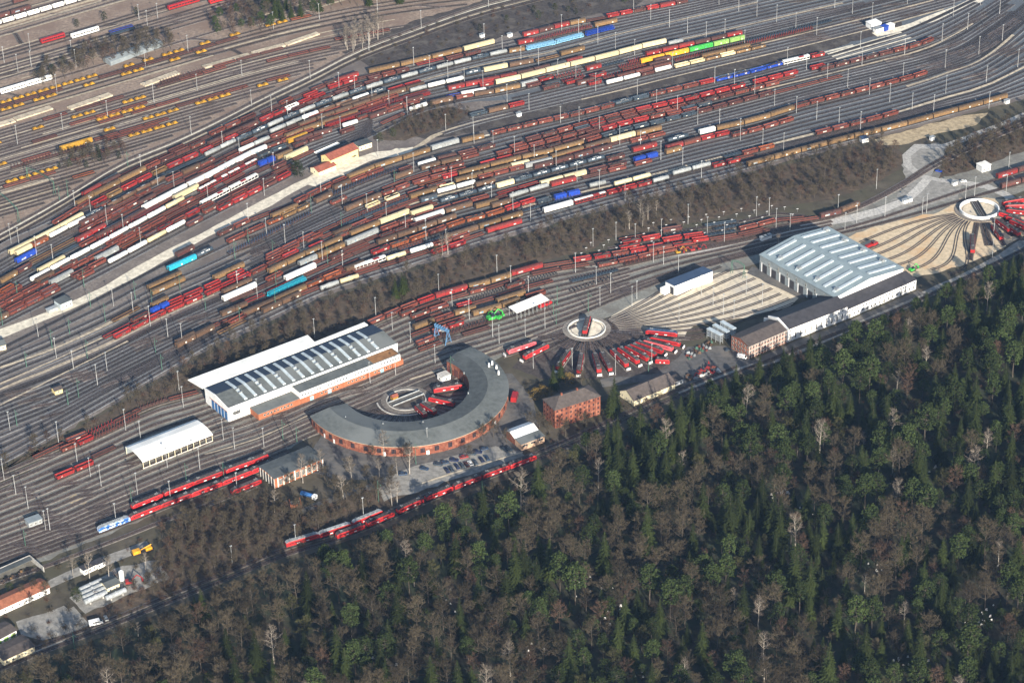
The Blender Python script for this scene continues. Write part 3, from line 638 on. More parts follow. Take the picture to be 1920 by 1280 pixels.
# dense block of red hoppers
for i, (x0, x1) in enumerate(((985,1490),(955,1470),(930,1440),(912,1330),(900,1300),(882,1551))):
    FILL(('D', i), x0, x1, 'hr hR hR hR hd hd hn fR', i)
FILL(('D', 1), 1536, 1743, 'hd hd hR go hr hd', 9, 0); FILL(('D', 0), 1490, 1536, 'hr', 3, 0)
FILL(('E', 2), 650, 800, 'hR fR', 2); FILL(('E', 3), 700, 800, 'fR fo', 4)
FILL(('F', 2), 640, 925, 'fR fd fR', 5); FILL(('F', 3), 560, 830, 'fR hd', 6); FILL(('H', 1), 700, 1030, 'sn', 1); FILL(('H', 2), 730, 1012, 'fR fR hR', 8); FILL(('H', 2), 1080, 1390, 'fR', 5)
FILL(('B', 1), 240, 640, 'fd hd fd hR', 11, .1); FILL(('B', 3), 380, 690, 'fd hd ct', 12, .15); FILL(('G', 3), 560, 768, 'cu hd ct fR', 13, .12)
FILL(('G', 5), 480, 640, 'hd ct fR', 14, .12); FILL(('P', 2), 420, 640, 'hd fR ct', 15, .2); FILL(('P', 4), 400, 560, 'fR hd', 16, .2)
FILL(('B', 4), 690, 900, 'hd fd hR', 17, .15); FILL(('D', 2), 660, 860, 'fR hR', 21, .3); FILL(('E', 6), 470, 640, 'fd hd ct', 22, .2)
FILL(('F', 5), 480, 690, 'ct fR ho', 23, .25); FILL(('C', 2), 480, 640, 'hR ft ct', 24, .3)
for fam, idx, x0, x1, pool, gp in (('B',(0,1,2,3,4),150,720,'fd cd fR gR cu',.07),('G',(1,2,3,4,5,6,7,8),150,760,'fd cu fR gR cd',.10),('P',(1,2,3,4,5,6),-20,520,'fR fd cu gR',.14),
  ('C',(0,1,2),380,700,'fR cu gR fd',.12),('D',(0,2,4),620,900,'fR gR cu',.30),('E',(1,2,4,5,6),500,900,'fR fd cu gR gR',.16),('F',(1,4,6),420,1000,'fR fd cu gR sd',.14),('F',(2,3),900,1250,'fd gR cd',.2),
  ('E',(1,2,3),1000,1240,'cd gR fd ct',.18),('Q',(1,2),760,1000,'cu fd gR',.2),('R',(1,2,3),1000,1230,'cd gR fR sr',.2),('H',(0,1),330,760,'cu fR gR',.12),('I',(0,1),430,880,'cu fR gR',.15),('P',(5,6),-20,300,'fd cu',.2)):
    for i_ in idx:
        if (fam, i_) in TRK: FILL((fam, i_), x0, x1, pool, i_*7+x0, gp)
# far straight sidings
for y0, x0, x1, c in ((197,0,384,None),(211,0,384,None),(204,-20,420,'fd'),(267,60,268,None),(306,194,585,None),(312,-10,52,None),(349,10,96,None),(268,-20,30,None),(284,180,270,None),(197,430,535,None),(330,240,330,None)):
    if c: FILL(('A', min(range(len(A0)), key=lambda j: abs(A0[j]-y0))), x0, x1, c, 3, .05)
    else:
        r = random.Random(y0+x0); x = x0; key = ('A', min(range(len(A0)), key=lambda j: abs(A0[j]-y0))); t = TRK[key]; s, s1 = s_of_x(t, x0), s_of_x(t, x1)
        while s < s1 and len(t['used']) < 60: place(key, s, s+9.5, 'yy'); s += 9.6 if r.random() < .62 else 9.6+r.choice((6, 12, 20))
ARUN(195, 386, 426, 'Cy'); ARUN(321, 112, 174, '2Cy'); ARUN(377, 136, 176, 'fo'); ARUN(178, 0, 98, '2pw'); ARUN(113, 133, 186, 'pw'); ARUN(106, 76, 114, 'pr'); ARUN(113, 314, 380, '2pr'); ARUN(124, 392, 428, 'pr')
ARUN(102, 335, 378, 'pw'); ARUN(18, 24, 76, '2cd'); ARUN(252, 627, 900, '9fR'); ARUN(264, 500, 620, '4fR'); ARUN(200, 545, 584, 'fo'); ARUN(47, -20, 190, '14hw'); ARUN(35, -20, 60, '2cd'); ARUN(276, 130, 300, 'fR fo fR _9 fR fR'); ARUN(318, 40, 110, '3fR'); ARUN(324, 200, 300, '2fR fd _9 fR')
ARUN(130, 205, 260, '2fn'); ARUN(124, 205, 250, 'fb fR')
for y0, x0, x1, gp in ((252,80,420,.3),(288,60,330,.3),(318,130,330,.3),(324,20,180,.35),(343,60,200,.35),(356,-10,90,.35),(246,300,520,.35),(337,110,240,.4),(300,330,520,.4)):
    FILL(('A', min(range(len(A0)), key=lambda j: abs(A0[j]-y0))), x0, x1, 'fd fR sd', 5, gp)
# depot lines
def LRUN(key, x0, x1, codes): t = TRK[key]; place(key, s_of_x(t, x0), s_of_x(t, x1), codes)
LRUN(('N',0), 62, 165, 'fR hR hR sd'); LRUN(('N',0), 166, 372, 'sr fR sd fR hr hr hr hr hR'); LRUN(('N',1), 114, 262, 'hR hr sR sR hr hr'); LRUN(('N',1), 640, 700, 'fR hR fR')
LRUN(('N',0), 690, 1110, 'hR hR hR hr Cr ct ct Cr fR hr'); LRUN(('N',1), 750, 960, 'hR fR fR hR fR ct cc'); LRUN(('N',3), 856, 884, 'hr'); LRUN(('N',4), 930, 985, 'Ct gt'); LRUN(('N',5), 885, 975, 'Ct ct fR'); LRUN(('N',6), 810, 870, 'hR hr'); LRUN(('N',5), 985, 1040, 'hR hR')
LRUN(('N',7), 780, 815, 'hR'); LRUN(('N',8), 785, 812, 'fR'); LRUN(('N',0), 1112, 1330, 'hr hR hr hr sn hr hr fd'); LRUN(('N',0), 1480, 1610, 'fR cd cu cu'); LRUN(('T',1), 1160, 1200, 'hr fR'); LRUN(('T',1), 1240, 1380, 'hr hr sn sn fR'); LRUN(('N',1), 1150, 1212, 'sq sq'); LRUN(('N',1), 1214, 1300, 'cR hr hr')
LRUN(('T',2), 1165, 1240, 'hr hr hr'); LRUN(('T',3), 1240, 1300, 'hd tu'); LRUN(('T',3), 1320, 1400, 'fn sn'); LRUN(('N',3), 1170, 1250, 'sd sd fo'); LRUN(('N',4), 1070, 1160, 'sn sn')
LRUN(('N',5), 104, 176, 'hr hr hr'); LRUN(('N',4), 172, 216, 'fd fR'); LRUN(('N',9), 1868, 1945, 'cr cd cd'); LRUN(('N',11), 1875, 1950, 'cd cd')
for i_, x0, x1, pool, gp in ((2,770,1010,'fR ct gR sd',.22),(3,780,1000,'fR gR sd',.25),(4,775,960,'gR fR ct',.25),(5,770,890,'sd fR',.3),(7,820,900,'sd fo',.3),(8,815,900,'sd fd',.3),(1,960,1150,'fR gR sn',.25),(2,1120,1330,'sd fd gR',.3),(1,1300,1440,'sn fd',.25),(0,1330,1480,'fR fo sd',.15)):
    FILL(('N', i_), x0, x1, pool, i_, gp)
for i_, x0, x1, pool, gp in ((1,1100,1460,'cR gR fR sn',.25),(2,1130,1420,'gR fd sn',.3),(3,1160,1380,'fR sn fd',.35)): FILL(('T', i_), x0, x1, pool, i_, gp)
# ---- turn the list into objects
rv = random.Random(42)
ALLW.sort(key=lambda w: (w[0], w[1])); cnt = {}; nperkind = {}
for key, s, k, c, L0, sc, p, rz in ALLW:
    nm, word, _ = KN[k]; cname = COLS[c][1] if k != 'y' else 'yellow'
    cnt[(key, k, c)] = cnt.get((key, k, c), 0)+1; n = cnt[(key, k, c)]
    tot = sum(1 for w in ALLW if w[0] == key and w[2] == k and w[3] == c)
    on = f"{ordn(key[1]+1)} track {FWORD[key[0]]}"
    which = f"{ordn(n)} from left" if tot > 1 else "single"
    lab = f"{cname} {word}, {which}, {on}"
    nperkind[nm] = nperkind.get(nm, 0)+1
    t = thing(nm, lab, 'wagon' if k != 'p' else 'coach', 'wagons on the '+on, (p.x, p.y, 0), rz, (sc, 1, 1))
    put('underframe', under(L0, UC.get(k, {}).get(c, 'under')), t)
    for pn, me in body(k, L0, c, rv.choice((0,0,1,2))): put(pn, me, t)
    if k == 'k':
        for i, q in enumerate((-4.1, 4.1)):
            v = Vector((math.cos(rz), math.sin(rz), 0))*q*sc
            put('shipping_container', container(c), None, (p.x+v.x, p.y+v.y, ZR+1.0), rz, (sc,1,1), label=f"{cname} container, {['left','right'][i]} half of {ordn(n)} wagon, {on}", category='container', group='containers on flat wagons')
    if k == 'A':
        for i in range(5):
            q = -10+i*5.0; v = Vector((math.cos(rz), math.sin(rz), 0))*q*sc
            put('new_car', car_parts('w' if (i+n) % 4 else 'r')[0], None, (p.x+v.x, p.y+v.y, ZR+2.45), rz, None, label=f"new car, {ordn(i+1)} on {ordn(n)} transporter, {on}", category='car', group='new cars on rail transporters')
print('WAGONS', len(ALLW), nperkind); print('BAD', len(BADS), BADS)
# ---------------------------------------------------------------- buildings
def frame(A, B):                                   # ground points (or pixel pairs) -> origin, heading, length
    A = G(*A) if not isinstance(A, Vector) else A; B = G(*B) if not isinstance(B, Vector) else B
    return A, math.atan2(B.y-A.y, B.x-A.x), (B-A).length
V2 = lambda x, y: Vector((x, y, 0))
def local(o, a, px, h):                            # pixel at height h -> coordinates in the building's own frame
    p = G(px[0], px[1], h)-o; c, s = math.cos(-a), math.sin(-a); return (p.x*c-p.y*s, p.x*s+p.y*c)
WINM = {}
def win(parent, x, y, z, w, h, side='f', fr='paleframe', gl='glass', name='window', bars=1):
    """a window (frame and pane in one mesh) set 4 cm proud of the wall; side f = front (-y), l = left end (-x), r = right end, b = back"""
    k = (round(w,2), round(h,2), fr, gl, bars)
    if k not in WINM:
        b = MB(); b.box(-w/2, w/2, -.04, .02, 0, h, 0)
        n = bars+1; m = .09
        for i in range(n): b.add([(-w/2+m+i*(w-m)/n, -.05, m), (-w/2+(i+1)*(w-m)/n, -.05, m), (-w/2+(i+1)*(w-m)/n, -.05, h-m), (-w/2+m+i*(w-m)/n, -.05, h-m)], [(0,1,2,3)], 1)
        WINM[k] = b.mesh('window', [M(fr), M(gl)])
    rz = {'f':0, 'l':-math.pi/2, 'r':math.pi/2, 'b':math.pi}[side]
    return put(name, WINM[k], parent, (x, y, z), rz)
def roof_gable(L, D, h, rise, ov=.4, ridge=.5, t=.25, axis='x'):
    b = MB(); r = D*ridge; s0 = rise/r; s1 = rise/(D-r)
    prof = [(-ov,h-ov*s0),(r,h+rise),(D+ov,h-ov*s1),(D+ov,h-ov*s1+t),(r,h+rise+t),(-ov,h-ov*s0+t)]
    return b.extr(prof, -ov, L+ov)
def walls_gable(L, D, h, rise, ridge=.5, mi=0):
    b = MB(); return b.extr([(0,0),(D,0),(D,h),(D*ridge,h+rise),(0,h)], 0, L, mi)
def house(name, label, A, B, D, h, rise, wm, rm, wins=0, wl=0, cat='building', ridge=.5, wz=1.0, wh=1.3, ww=1.1, flat=False, gl='glass', chim=False, door=None):
    o, a, L = frame(A, B); t = thing(name, label, cat, None, o, a)
    if flat:
        b = MB(); b.box(0, L, 0, D, 0, h); b.obj('wall', M(wm), t)
        b = MB(); b.box(-.3, L+.3, -.3, D+.3, h+.003, h+.35); b.obj('roof', M(rm), t)
    else:
        walls_gable(L, D, h, rise, ridge).obj('wall', M(wm), t); r = roof_gable(L, D, h+.02, rise, ridge=ridge).obj('roof', M(rm), t)
        if chim: c = MB(); c.box(L*.3, L*.3+.9, D*.5-.4, D*.5+.4, h+rise*.6, h+rise+1.3); c.obj('chimney', M('brick'), r)
    for i in range(wins): win(t, L*(i+.5)/wins, 0, wz, ww, wh, gl=gl)
    for i in range(wl): win(t, 0, D*(i+.5)/wl, wz, ww, wh, 'l', gl=gl)
    if door: d = MB(); d.box(-door/2, door/2, -.06, .02, 0, h*.75); q = d.obj('door', M('bluedoor'), t); q.location = (L*.75, 0, 0)
    return t, L

# long workshop hall with skylights, white canopy behind, brick and white annexes in front
o, a, L = frame(V2(-160.3,-79.6), V2(-66.8,-13.6)); D = 25.5
t = thing('workshop_hall', 'long white workshop hall with slanting skylights and brick annex along its front', 'workshop', None, o, a)
H0, H1, H2, RY = 8.6, 10.6, 9.5, .56*25.5
b = MB(); b.extr([(0,0),(D,0),(D,H2),(RY,H1-.1),(0,H0-.1)], 0, L); b.obj('wall', M('whitewall'), t)
b = MB(); b.extr([(-.4,H0-.1),(RY,H1),(D+.2,H2),(D+.2,H2+.3),(RY,H1+.3),(-.4,H0+.2)], .35, L-.1); rf = b.obj('roof', M('roofpale'), t)
b = MB(); b.extr([(RY,H1+.31),(D+.1,H2+.31),(D+.1,H2+.36),(RY,H1+.36)], .4, L-.15); b.obj('dark_roof_strip', M('navystrip'), rf)  # thin dark navy strip laid over the far slope of the roof
b = MB(); b.extr([(-.5,H0+.22),(-.05,H0+.22),(-.05,H0+.6),(-.5,H0+.6)], 0, L); b.extr([(-.3,H0-.3),(RY,H1-.05),(D+.1,H2-.2),(D+.1,H2+.5),(RY,H1+.6),(-.3,H0+.5)], -.35, .34); b.obj('parapet', M('whitewall'), t)
def zr(y): return (H0+(H1-H0)*y/RY if y < RY else H1+(H2-H1)*(y-RY)/(D-RY))+.3
b = MB(); ys = (2.0, RY-1.2, RY+1.2, D-2.2)
b.extr([(ys[0],zr(ys[0])+.0),(ys[0],zr(ys[0])+.55),(ys[1],zr(ys[1])+.55),(ys[2],zr(ys[2])+.55),(ys[3],zr(ys[3])+.55),(ys[3],zr(ys[3]))], -.85, .85)
b.extr([(ys[0]-.5,zr(ys[0]-.5)+.02),(ys[0]-.01,zr(ys[0])),(ys[0]-.01,zr(ys[0])+.6)], -.95, .95)
SKY = b.mesh('skylight', M('skylight'))
b = MB()
for y in (RY-3.2, RY-6.5): b.box(-1.1, 1.1, y-.5, y+.5, zr(y)+.5, zr(y)+1.2)
VENT = b.mesh('roof_vent', M('steel'))
for i in range(15):
    x = 13+i*6.35; s = put('skylight', SKY, rf, (x, 0, 0))
    if i % 2 == 0: put('roof_vent', VENT, s)
for i in range(5):
    y = 2.6+i*3.6; b = MB(); b.box(-.09, .02, y-1.35, y+1.35, 0, 5.8); b.obj('door', M('bluedoor'), t)
    if i < 4: pass
b = MB(); b.box(-.1, .02, 1, 20.5, 5.9, 6.3); b.obj('door_lintel', M('orangebrick'), t)
win(t, 5.5, 0, 3.0, 5.0, 2.4, bars=5)
pl = [local(o, a, p, 9.6) for p in ((352,712),(577,628),(590,641),(683,604),(690,609),(379,728))]
b = MB(); b.prism(pl, 9.3, 9.75); b.obj('canopy', M('whiteroof'), t)
b = MB()
for i in range(9): b.cyl((3+i*9.5, D+4.5, 0), (3+i*9.5, D+4.5, 9.3), .22, n=6)
b.obj('canopy_post', M('steel'), t)
b = MB(); b.box(14, 41.5, -9.4, -.02, 0, 4.3); b.obj('brick_annex', M('orangebrick'), t)
b = MB(); b.box(13.7, 41.2, -9.8, -.6, 4.303, 4.6); b.obj('annex_roof', M('roofpale'), t)
for i in range(9): win(t, 18+i*2.2, -9.4, 1.7, 1.3, 1.2, bars=0)
b = MB(); b.box(41.52, 112, -9.4, -.02, 0, 3.7); b.obj('brick_base', M('orangebrick'), t)
b = MB(); b.box(41.52, 110, -9.45, -.02, 3.71, 7.6); b.obj('upper_storey', M('whitewall'), t)
b = MB(); b.box(41.8, 110.2, -9.1, -.6, 7.61, 7.85); b.obj('upper_roof', M('roofpale'), t)
b = MB(); b.box(92, 109.5, -8.6, -1.0, 7.86, 7.9); b.obj('rusty_roof_patch', mat('rustroof', (.30,.15,.06), .8, gs=.2, grime=.3, rnd=0), t)
for i in range(34):
    if i % 9 not in (7, 8): win(t, 43+i*2.0, -9.45, 5.2, 1.15, 1.15, bars=0)
for i in range(20):
    if i % 7 not in (5, 6): win(t, 56+i*2.6, -9.4, 1.5, 1.4, 1.1, bars=0)
for x in (48, 60, 96): b = MB(); b.box(x, x+2.4, -9.46, -9.38, 0, 2.8); b.obj('door', mat('paledoor', (.35,.55,.62), .6), t)

# carriage shed: white barrel roof on posts
o, a, L = frame(V2(-203.6,-125.6), V2(-167.4,-99.5)); D = 19
t = thing('carriage_shed', 'open carriage shed with plain white curved roof at the sidings end', 'shed', None, o, a)
b = MB(); b.extr([(-.3,4.6),(2,5.5),(6,6.3),(11,6.5),(16,5.9),(D+.3,4.6),(D+.3,4.9),(16,6.2),(11,6.8),(6,6.6),(2,5.8),(-.3,4.9)], 0, L); b.obj('roof', M('whiteroof'), t)
b = MB(); b.box(.1, L-.1, .1, .35, 0, .8); b.obj('plinth', M('concrete'), t)
b = MB()
for i in range(12):
    x = .4+i*(L-.8)/11
    for y in (.15, D-.15): b.box(x-.14, x+.14, y-.14, y+.14, 0, 4.7)
b.obj('posts', M('creamwall'), t)
b = MB(); b.box(.1, L-.1, D-.1, D, 0, 4.6); b.obj('back_wall', M('wallmetal'), t)

# roundhouse
C1 = V2(-60.9, -61.7); R0, RM, R1 = 36.0, 46.5, 58.2; A0_, A1_, NS = math.radians(205), math.radians(411), 26
t = thing('roundhouse', 'curved brick roundhouse with grey roof sweeping round the small turntable', 'roundhouse', None, C1)
def arc(prof, mi=0, a0=A0_, a1=A1_, n=NS*2):
    b = MB(); k = len(prof); vs = []
    for i in range(n+1):
        q = a0+(a1-a0)*i/n
        for r, z in prof: vs.append((r*math.cos(q), r*math.sin(q), z))
    b.add(vs, [(i*k+j, (i+1)*k+j, (i+1)*k+(j+1)%k, i*k+(j+1)%k) for i in range(n) for j in range(k)], mi)
    b.add(vs, [tuple(range(k)), tuple(reversed(range(n*k, (n+1)*k)))], mi); return b
arc([(R0+.6,0),(R1-.4,0),(R1-.4,6.6),(RM,8.9),(R0+.6,8.2)]).obj('wall', M('brick'), t)
rf = arc([(R0,8.25),(RM,8.95),(RM,9.3),(R0,8.6)]).obj('inner_roof', M('roofgrey'), t)
arc([(RM+.02,8.95),(R1+.3,6.55),(R1+.3,6.85),(RM+.02,9.25)]).obj('roof', M('roofpale'), t)
arc([(R1+.0,6.2),(R1+.25,6.2),(R1+.25,6.5),(R1+.0,6.5)]).obj('eave_band', M('palebrick'), t)
for i in range(NS):
    q = A0_+(A1_-A0_)*(i+.5)/NS
    b = MB(); r = R1-.38
    w = win(t, r*math.cos(q), r*math.sin(q), 1.6, 2.6, 3.2, bars=2, fr='brick'); w.rotation_euler[2] = q+math.pi/2
    if i in (1, 2, 6, 9, 15): b.box(-.8, .8, -.08, .02, 0, 2.6); d = b.obj('door', M('whitewall'), t); d.location = (r*math.cos(q+.05), r*math.sin(q+.05), 0); d.rotation_euler = (0,0,q+.05+math.pi/2)
    b = MB(); b.box(-1.9, 1.9, -.02, .1, 0, 5.2); d = b.obj('loco_door', mat('doorwood', (.13,.05,.04), .8), t); d.location = ((R0+.5)*math.cos(q), (R0+.5)*math.sin(q), 0); d.rotation_euler = (0,0,q+math.pi/2)
    if i < NS-1:
        q2 = A0_+(A1_-A0_)*(i+1)/NS; b = MB(); b.box(-.3, .3, -.25, .05, 0, 6.2); d = b.obj('pilaster', M('brick'), t); d.location = (r*math.cos(q2), r*math.sin(q2), 0); d.rotation_euler = (0,0,q2+math.pi/2)
for px in ((923,682),(931,690),(935,700),(917,686)):
    p = G(px[0], px[1], 8.6)-C1; b = MB(); b.box(-.5, .5, -.9, .9, 8.2, 10.2); d = b.obj('roof_vent', M('whitewall'), t); d.location = (p.x, p.y, 0)
for px in ((648,783),(718,795),(793,792),(878,738),(870,700)):
    p = G(px[0], px[1], 8.6)-C1; b = MB(); b.cyl((0,0,8.2),(0,0,9.6),.35,n=6); d = b.obj('roof_vent', M('steel'), t); d.location = (p.x, p.y, 0)

# brick loco shed beside the red locomotives
o, a, L = frame(V2(-129.9,-147.3), V2(-104.6,-128.8)); D = 15
t = thing('brick_shed', 'small brick engine shed with flat grey roof and white framed doors', 'shed', None, o, a)
b = MB(); b.box(0, L, 0, D, 0, 6.3); b.obj('wall', M('orangebrick'), t)
b = MB(); b.extr([(-.5,6.31),(D/2,6.9),(D+.5,6.31),(D+.5,6.6),(D/2,7.2),(-.5,6.6)], -.5, L+.5); b.obj('roof', M('roofgrey'), t)
for i in range(6): b = MB(); b.box(-.16, .02, -.4, .4, 0, 6.2); d = b.obj('door_pillar', M('paleframe'), t); d.location = (0, .5+i*(D-1)/5, 0)
for i in range(5): b = MB(); b.box(-.08, .02, -1.0, 1.0, 0, 5); d = b.obj('door', M('roofdark'), t); d.location = (0, .5+(i+.5)*(D-1)/5, 0)
for i in range(9): b = MB(); b.box(-.35, .35, -.12, .02, 0, 6.2); d = b.obj('pilaster', M('paleframe'), t); d.location = (2+i*(L-2.5)/8, 0, 0)
for i in range(8): win(t, 2+(i+.5)*(L-2.5)/8, 0, 1.0, 2.1, 3.6, bars=3)

house('small_workshop', 'pale brick workshop, one roof half grey, near the end of the red train', V2(3.7,-117), V2(16.5,-109), 6.5, 4.2, .5, 'palebrick', 'roofpale', 3, 0, wz=2.2, wh=1.2, ww=3.0, ridge=.9)
o, a, L = frame(V2(3.7,-117), V2(16.5,-109)); p = o+V2(-math.sin(a), math.cos(a))*6.55
house('white_roof_barn', 'barn with bright white gable roof joined to the pale brick workshop', p, p+V2(math.cos(a), math.sin(a))*15, 9.5, 4.6, 1.7, 'brick', 'whiteroof', 0, 0)
# four storey brick block with hip roof
o, a, L = frame(V2(22.8,-95.2), V2(48.6,-81.6)); D, h = 13.5, 12.0
t = thing('brick_block', 'four storey red brick block with dark hipped roof by the railway', 'apartment block', None, o, a)
b = MB(); b.box(0, L, 0, D, 0, h); b.obj('wall', M('brick'), t)
b = MB(); e = .5; b.add([(-e,-e,h+.01),(L+e,-e,h+.01),(L+e,D+e,h+.01),(-e,D+e,h+.01),(D*.5,D/2,h+4),(L-D*.5,D/2,h+4)], [(0,1,5,4),(1,2,5),(2,3,4,5),(3,0,4),(3,2,1,0)]); rf = b.obj('roof', M('rooftile'), t)
for fz in range(4):
    for i in range(10): win(t, L*(i+.5)/10, 0, 1.2+fz*2.9, 1.15, 1.5, bars=1, fr='brick')
    for i in range(4): win(t, 0, D*(i+.5)/4, 1.2+fz*2.9, 1.15, 1.5, 'l', bars=1, fr='brick')
for i in range(5): b = MB(); b.box(-.55, .55, -.5, .02, 0, h-.3); d = b.obj('bay', M('brick'), t); d.location = (L*(i+.5)/5+0, 0, 0)
for x in (8, 18): b = MB(); b.box(x-.5, x+.5, D/2-.5, D/2+.5, h+2.6, h+5.2); b.obj('chimney', M('brick'), rf)
t, L = house('goods_house', 'long cream building with dark gable roof beside the brick block', V2(67.9,-74.2), V2(92.2,-57.2), 13, 3.6, 3.8, 'creamwall', 'rooftile', 5, 3, wz=1.3, wh=1.4, ww=.9)
o, a, L = frame(V2(67.9,-74.2), V2(92.2,-57.2)); p = o+V2(math.cos(a), math.sin(a))*(L+.6)
house('office_annex', 'little white flat roofed annex at the end of the cream building', p+V2(-math.sin(a), math.cos(a))*2, p+V2(math.cos(a), math.sin(a))*7+V2(-math.sin(a), math.cos(a))*2, 6, 3, 0, 'whitewall', 'rooftile', 2, 0, flat=True)
# big locomotive workshop: brick office, white range, low range and grey metal hall
o, a, L = frame(V2(136.9,-26.8), V2(160.7,-9.4)); D = 15.5
t = thing('brick_office', 'brick office wing with white window grid at the workshop end', 'office building', None, o, a)
walls_gable(L, D, 8.4, 2.2).obj('wall', M('brick'), t); roof_gable(L, D, 8.42, 2.2, ov=.3).obj('roof', M('rooftile'), t)
for fz in range(3):
    b = MB(); b.box(.0, L, -.05, .02, 2.5+fz*2.75, 2.72+fz*2.75); b.obj('cornice', M('paleframe'), t)
    for i in range(13): win(t, L*(i+.5)/13, 0, .7+fz*2.75, 1.25, 1.6, bars=1)
    for i in range(6): win(t, 0, D*(i+.5)/6, .7+fz*2.75, 1.3, 1.7, 'l', bars=1)
b = MB()
for i in range(14): x = min(L-.12, max(.12, L*i/13)); b.box(x-.11, x+.11, -.1, .02, 0, 8.3)
b.obj('pier', M('paleframe'), t)
p0 = o+V2(math.cos(a), math.sin(a))*L; o2, a2, L2 = frame(V2(160.9,-9.2), V2(199.0,15.6)); D2 = 22
t = thing('white_workshop', 'white workshop range with tall slit windows and slate roof next to office', 'workshop', None, o2, a2)
b = MB(); b.extr([(0,0),(D2,0),(D2,6.2),(D2*.42,11.2),(0,8.6)], 0, L2); b.obj('wall', M('whitewall'), t)
b = MB(); b.extr([(-.3,8.5),(D2*.42,11.25),(D2+.4,6.2),(D2+.4,6.5),(D2*.42,11.55),(-.3,8.8)], .5, L2); b.obj('roof', M('roofdark'), t)
b = MB(); b.extr([(-.5,8.4),(D2*.42,11.2),(D2*.8,8.6),(D2*.8,9.8),(D2*.42,12.4),(-.5,9.6)], -.4, .45); b.obj('parapet', M('whitewall'), t)
for i in range(11): win(t, 2.2+i*(L2-4)/10.5, 0, 1.2, 1.0, 3.8, bars=1)
for i in range(12): win(t, 2.2+i*(L2-4)/11.5, 0, 6.7, 1.3, .8, bars=0)
o3, a3, L3 = frame(V2(199.3,15.8), V2(244.8,48.9)); D3 = 9.5
t = thing('white_side_range', 'low white two storey range with dark roof along the grey hall', 'workshop', None, o3, a3)
b = MB(); b.extr([(0,0),(D3,0),(D3,8.4),(0,6.6)], .1, L3); b.obj('wall', M('whitewall'), t)
b = MB(); b.extr([(-.3,6.55),(D3,8.45),(D3,8.75),(-.3,6.85)], .05, L3+.2); b.obj('roof', M('roofdark'), t)
for i in range(24): win(t, 1.3+i*(L3-2)/23.3, 0, 4.2, 1.2, 1.1, bars=0)
for i in range(16): win(t, 2.0+i*(L3-2)/15.6, 0, .3 if i % 4 == 0 else 1.2, 1.3, 2.6 if i % 4 == 0 else 1.6, bars=1)
u = V2(math.cos(a3), math.sin(a3)); v = V2(-math.sin(a3), math.cos(a3)); oh = o3-u*1.5+v*9.7
t = thing('grey_hall', 'large grey metal locomotive hall with rows of pale roof lights', 'workshop', None, oh, a3)
W_, D_, hz, rz_ = 56.0, 67.0, 10.8, 14.0
b = MB(); b.add([(0,0,0),(W_,0,0),(W_,D_,0),(0,D_,0),(0,0,hz),(W_/2,0,rz_),(W_,0,hz),(W_,D_,hz),(W_/2,D_,rz_),(0,D_,hz)], [(0,3,9,4),(3,2,7,8,9),(2,1,6,7)], 0)
b.add([(0,0,0),(W_,0,0),(W_,0,hz),(W_/2,0,rz_),(0,0,hz)], [(0,1,2,3,4)], 1); b.obj('wall', [M('wallmetal'), M('whitewall')], t)
b = MB(); e = .5
b.add([(-e,-e,hz-.0),(W_/2,-e,rz_+.02),(W_+e,-e,hz-.0),(W_+e,D_+e,hz-.0),(W_/2,D_+e,rz_+.02),(-e,D_+e,hz-.0)]+[(-e,-e,hz+.4),(W_/2,-e,rz_+.42),(W_+e,-e,hz+.4),(W_+e,D_+e,hz+.4),(W_/2,D_+e,rz_+.42),(-e,D_+e,hz+.4)],
      [(6,7,10,11),(7,8,9,10),(0,1,7,6),(1,2,8,7),(2,3,9,8),(3,4,10,9),(4,5,11,10),(5,0,6,11)], 0)
for i in range(48):
    for s in (0, 1):
        y = .6+i*D_/48; x0, x1 = (-.4, W_/2) if s == 0 else (W_/2, W_+.4); z0, z1 = (hz+.41, rz_+.43) if s == 0 else (rz_+.43, hz+.41)
        b.add([(x0,y,z0),(x1,y,z1),(x1,y+.12,z1),(x0,y+.12,z0),(x0,y+.06,z0+.1),(x1,y+.06,z1+.1)], [(0,1,5,4),(3,4,5,2)], 0)
rf = b.obj('roof', M('roofmetal'), t)
def slope(x): return hz+.4+(rz_-hz)*(x/(W_/2) if x < W_/2 else (W_-x)/(W_/2))
for s in (0, 1):
    b = MB(); x0, x1 = (2.8, 25.2) if s == 0 else (30.8, 53.2)
    vs = [(x0,-1.0,slope(x0)),(x1,-1.0,slope(x1)),(x1,1.0,slope(x1)),(x0,1.0,slope(x0)),(x0,-1.0,slope(x0)+.7),(x1,-1.0,slope(x1)+.7),(x1,1.0,slope(x1)+.7),(x0,1.0,slope(x0)+.7)]
    b.add(vs, [(4,5,6,7),(0,1,5,4),(1,2,6,5),(2,3,7,6),(3,0,4,7)]); me = b.mesh('roof_light', M('skylight'))
    b = MB(); xv = x0+1.5 if s == 0 else x1-4; b.box(xv, xv+2.4, -1.3, 1.3, slope(xv)-.1, slope(xv)+1.7); vm = b.mesh('roof_vent', M('steel'))
    for i in range(8):
        q = put('roof_light', me, rf, (0, 4.5+i*8.3, 0))
        if i % 2 == s: put('roof_vent', vm, q)
for i in range(8):
    y = 5+i*8.2; b = MB(); b.box(-.08, .02, y-2.1, y+2.1, 0, 5.6); b.obj('door', M('roofdark'), t)
    b = MB(); b.box(-.14, .02, y+2.3, y+3.0, 0, 6.4); b.obj('pillar', M('whitewall'), t)
    win(t, 0, y-4.0 if i else y-3.4, 5.2, .9, 3.8, 'l', bars=0)
b = MB(); b.box(-.12, .02, 0, D_, 6.45, 6.75); b.obj('wall_band', M('steel'), t)

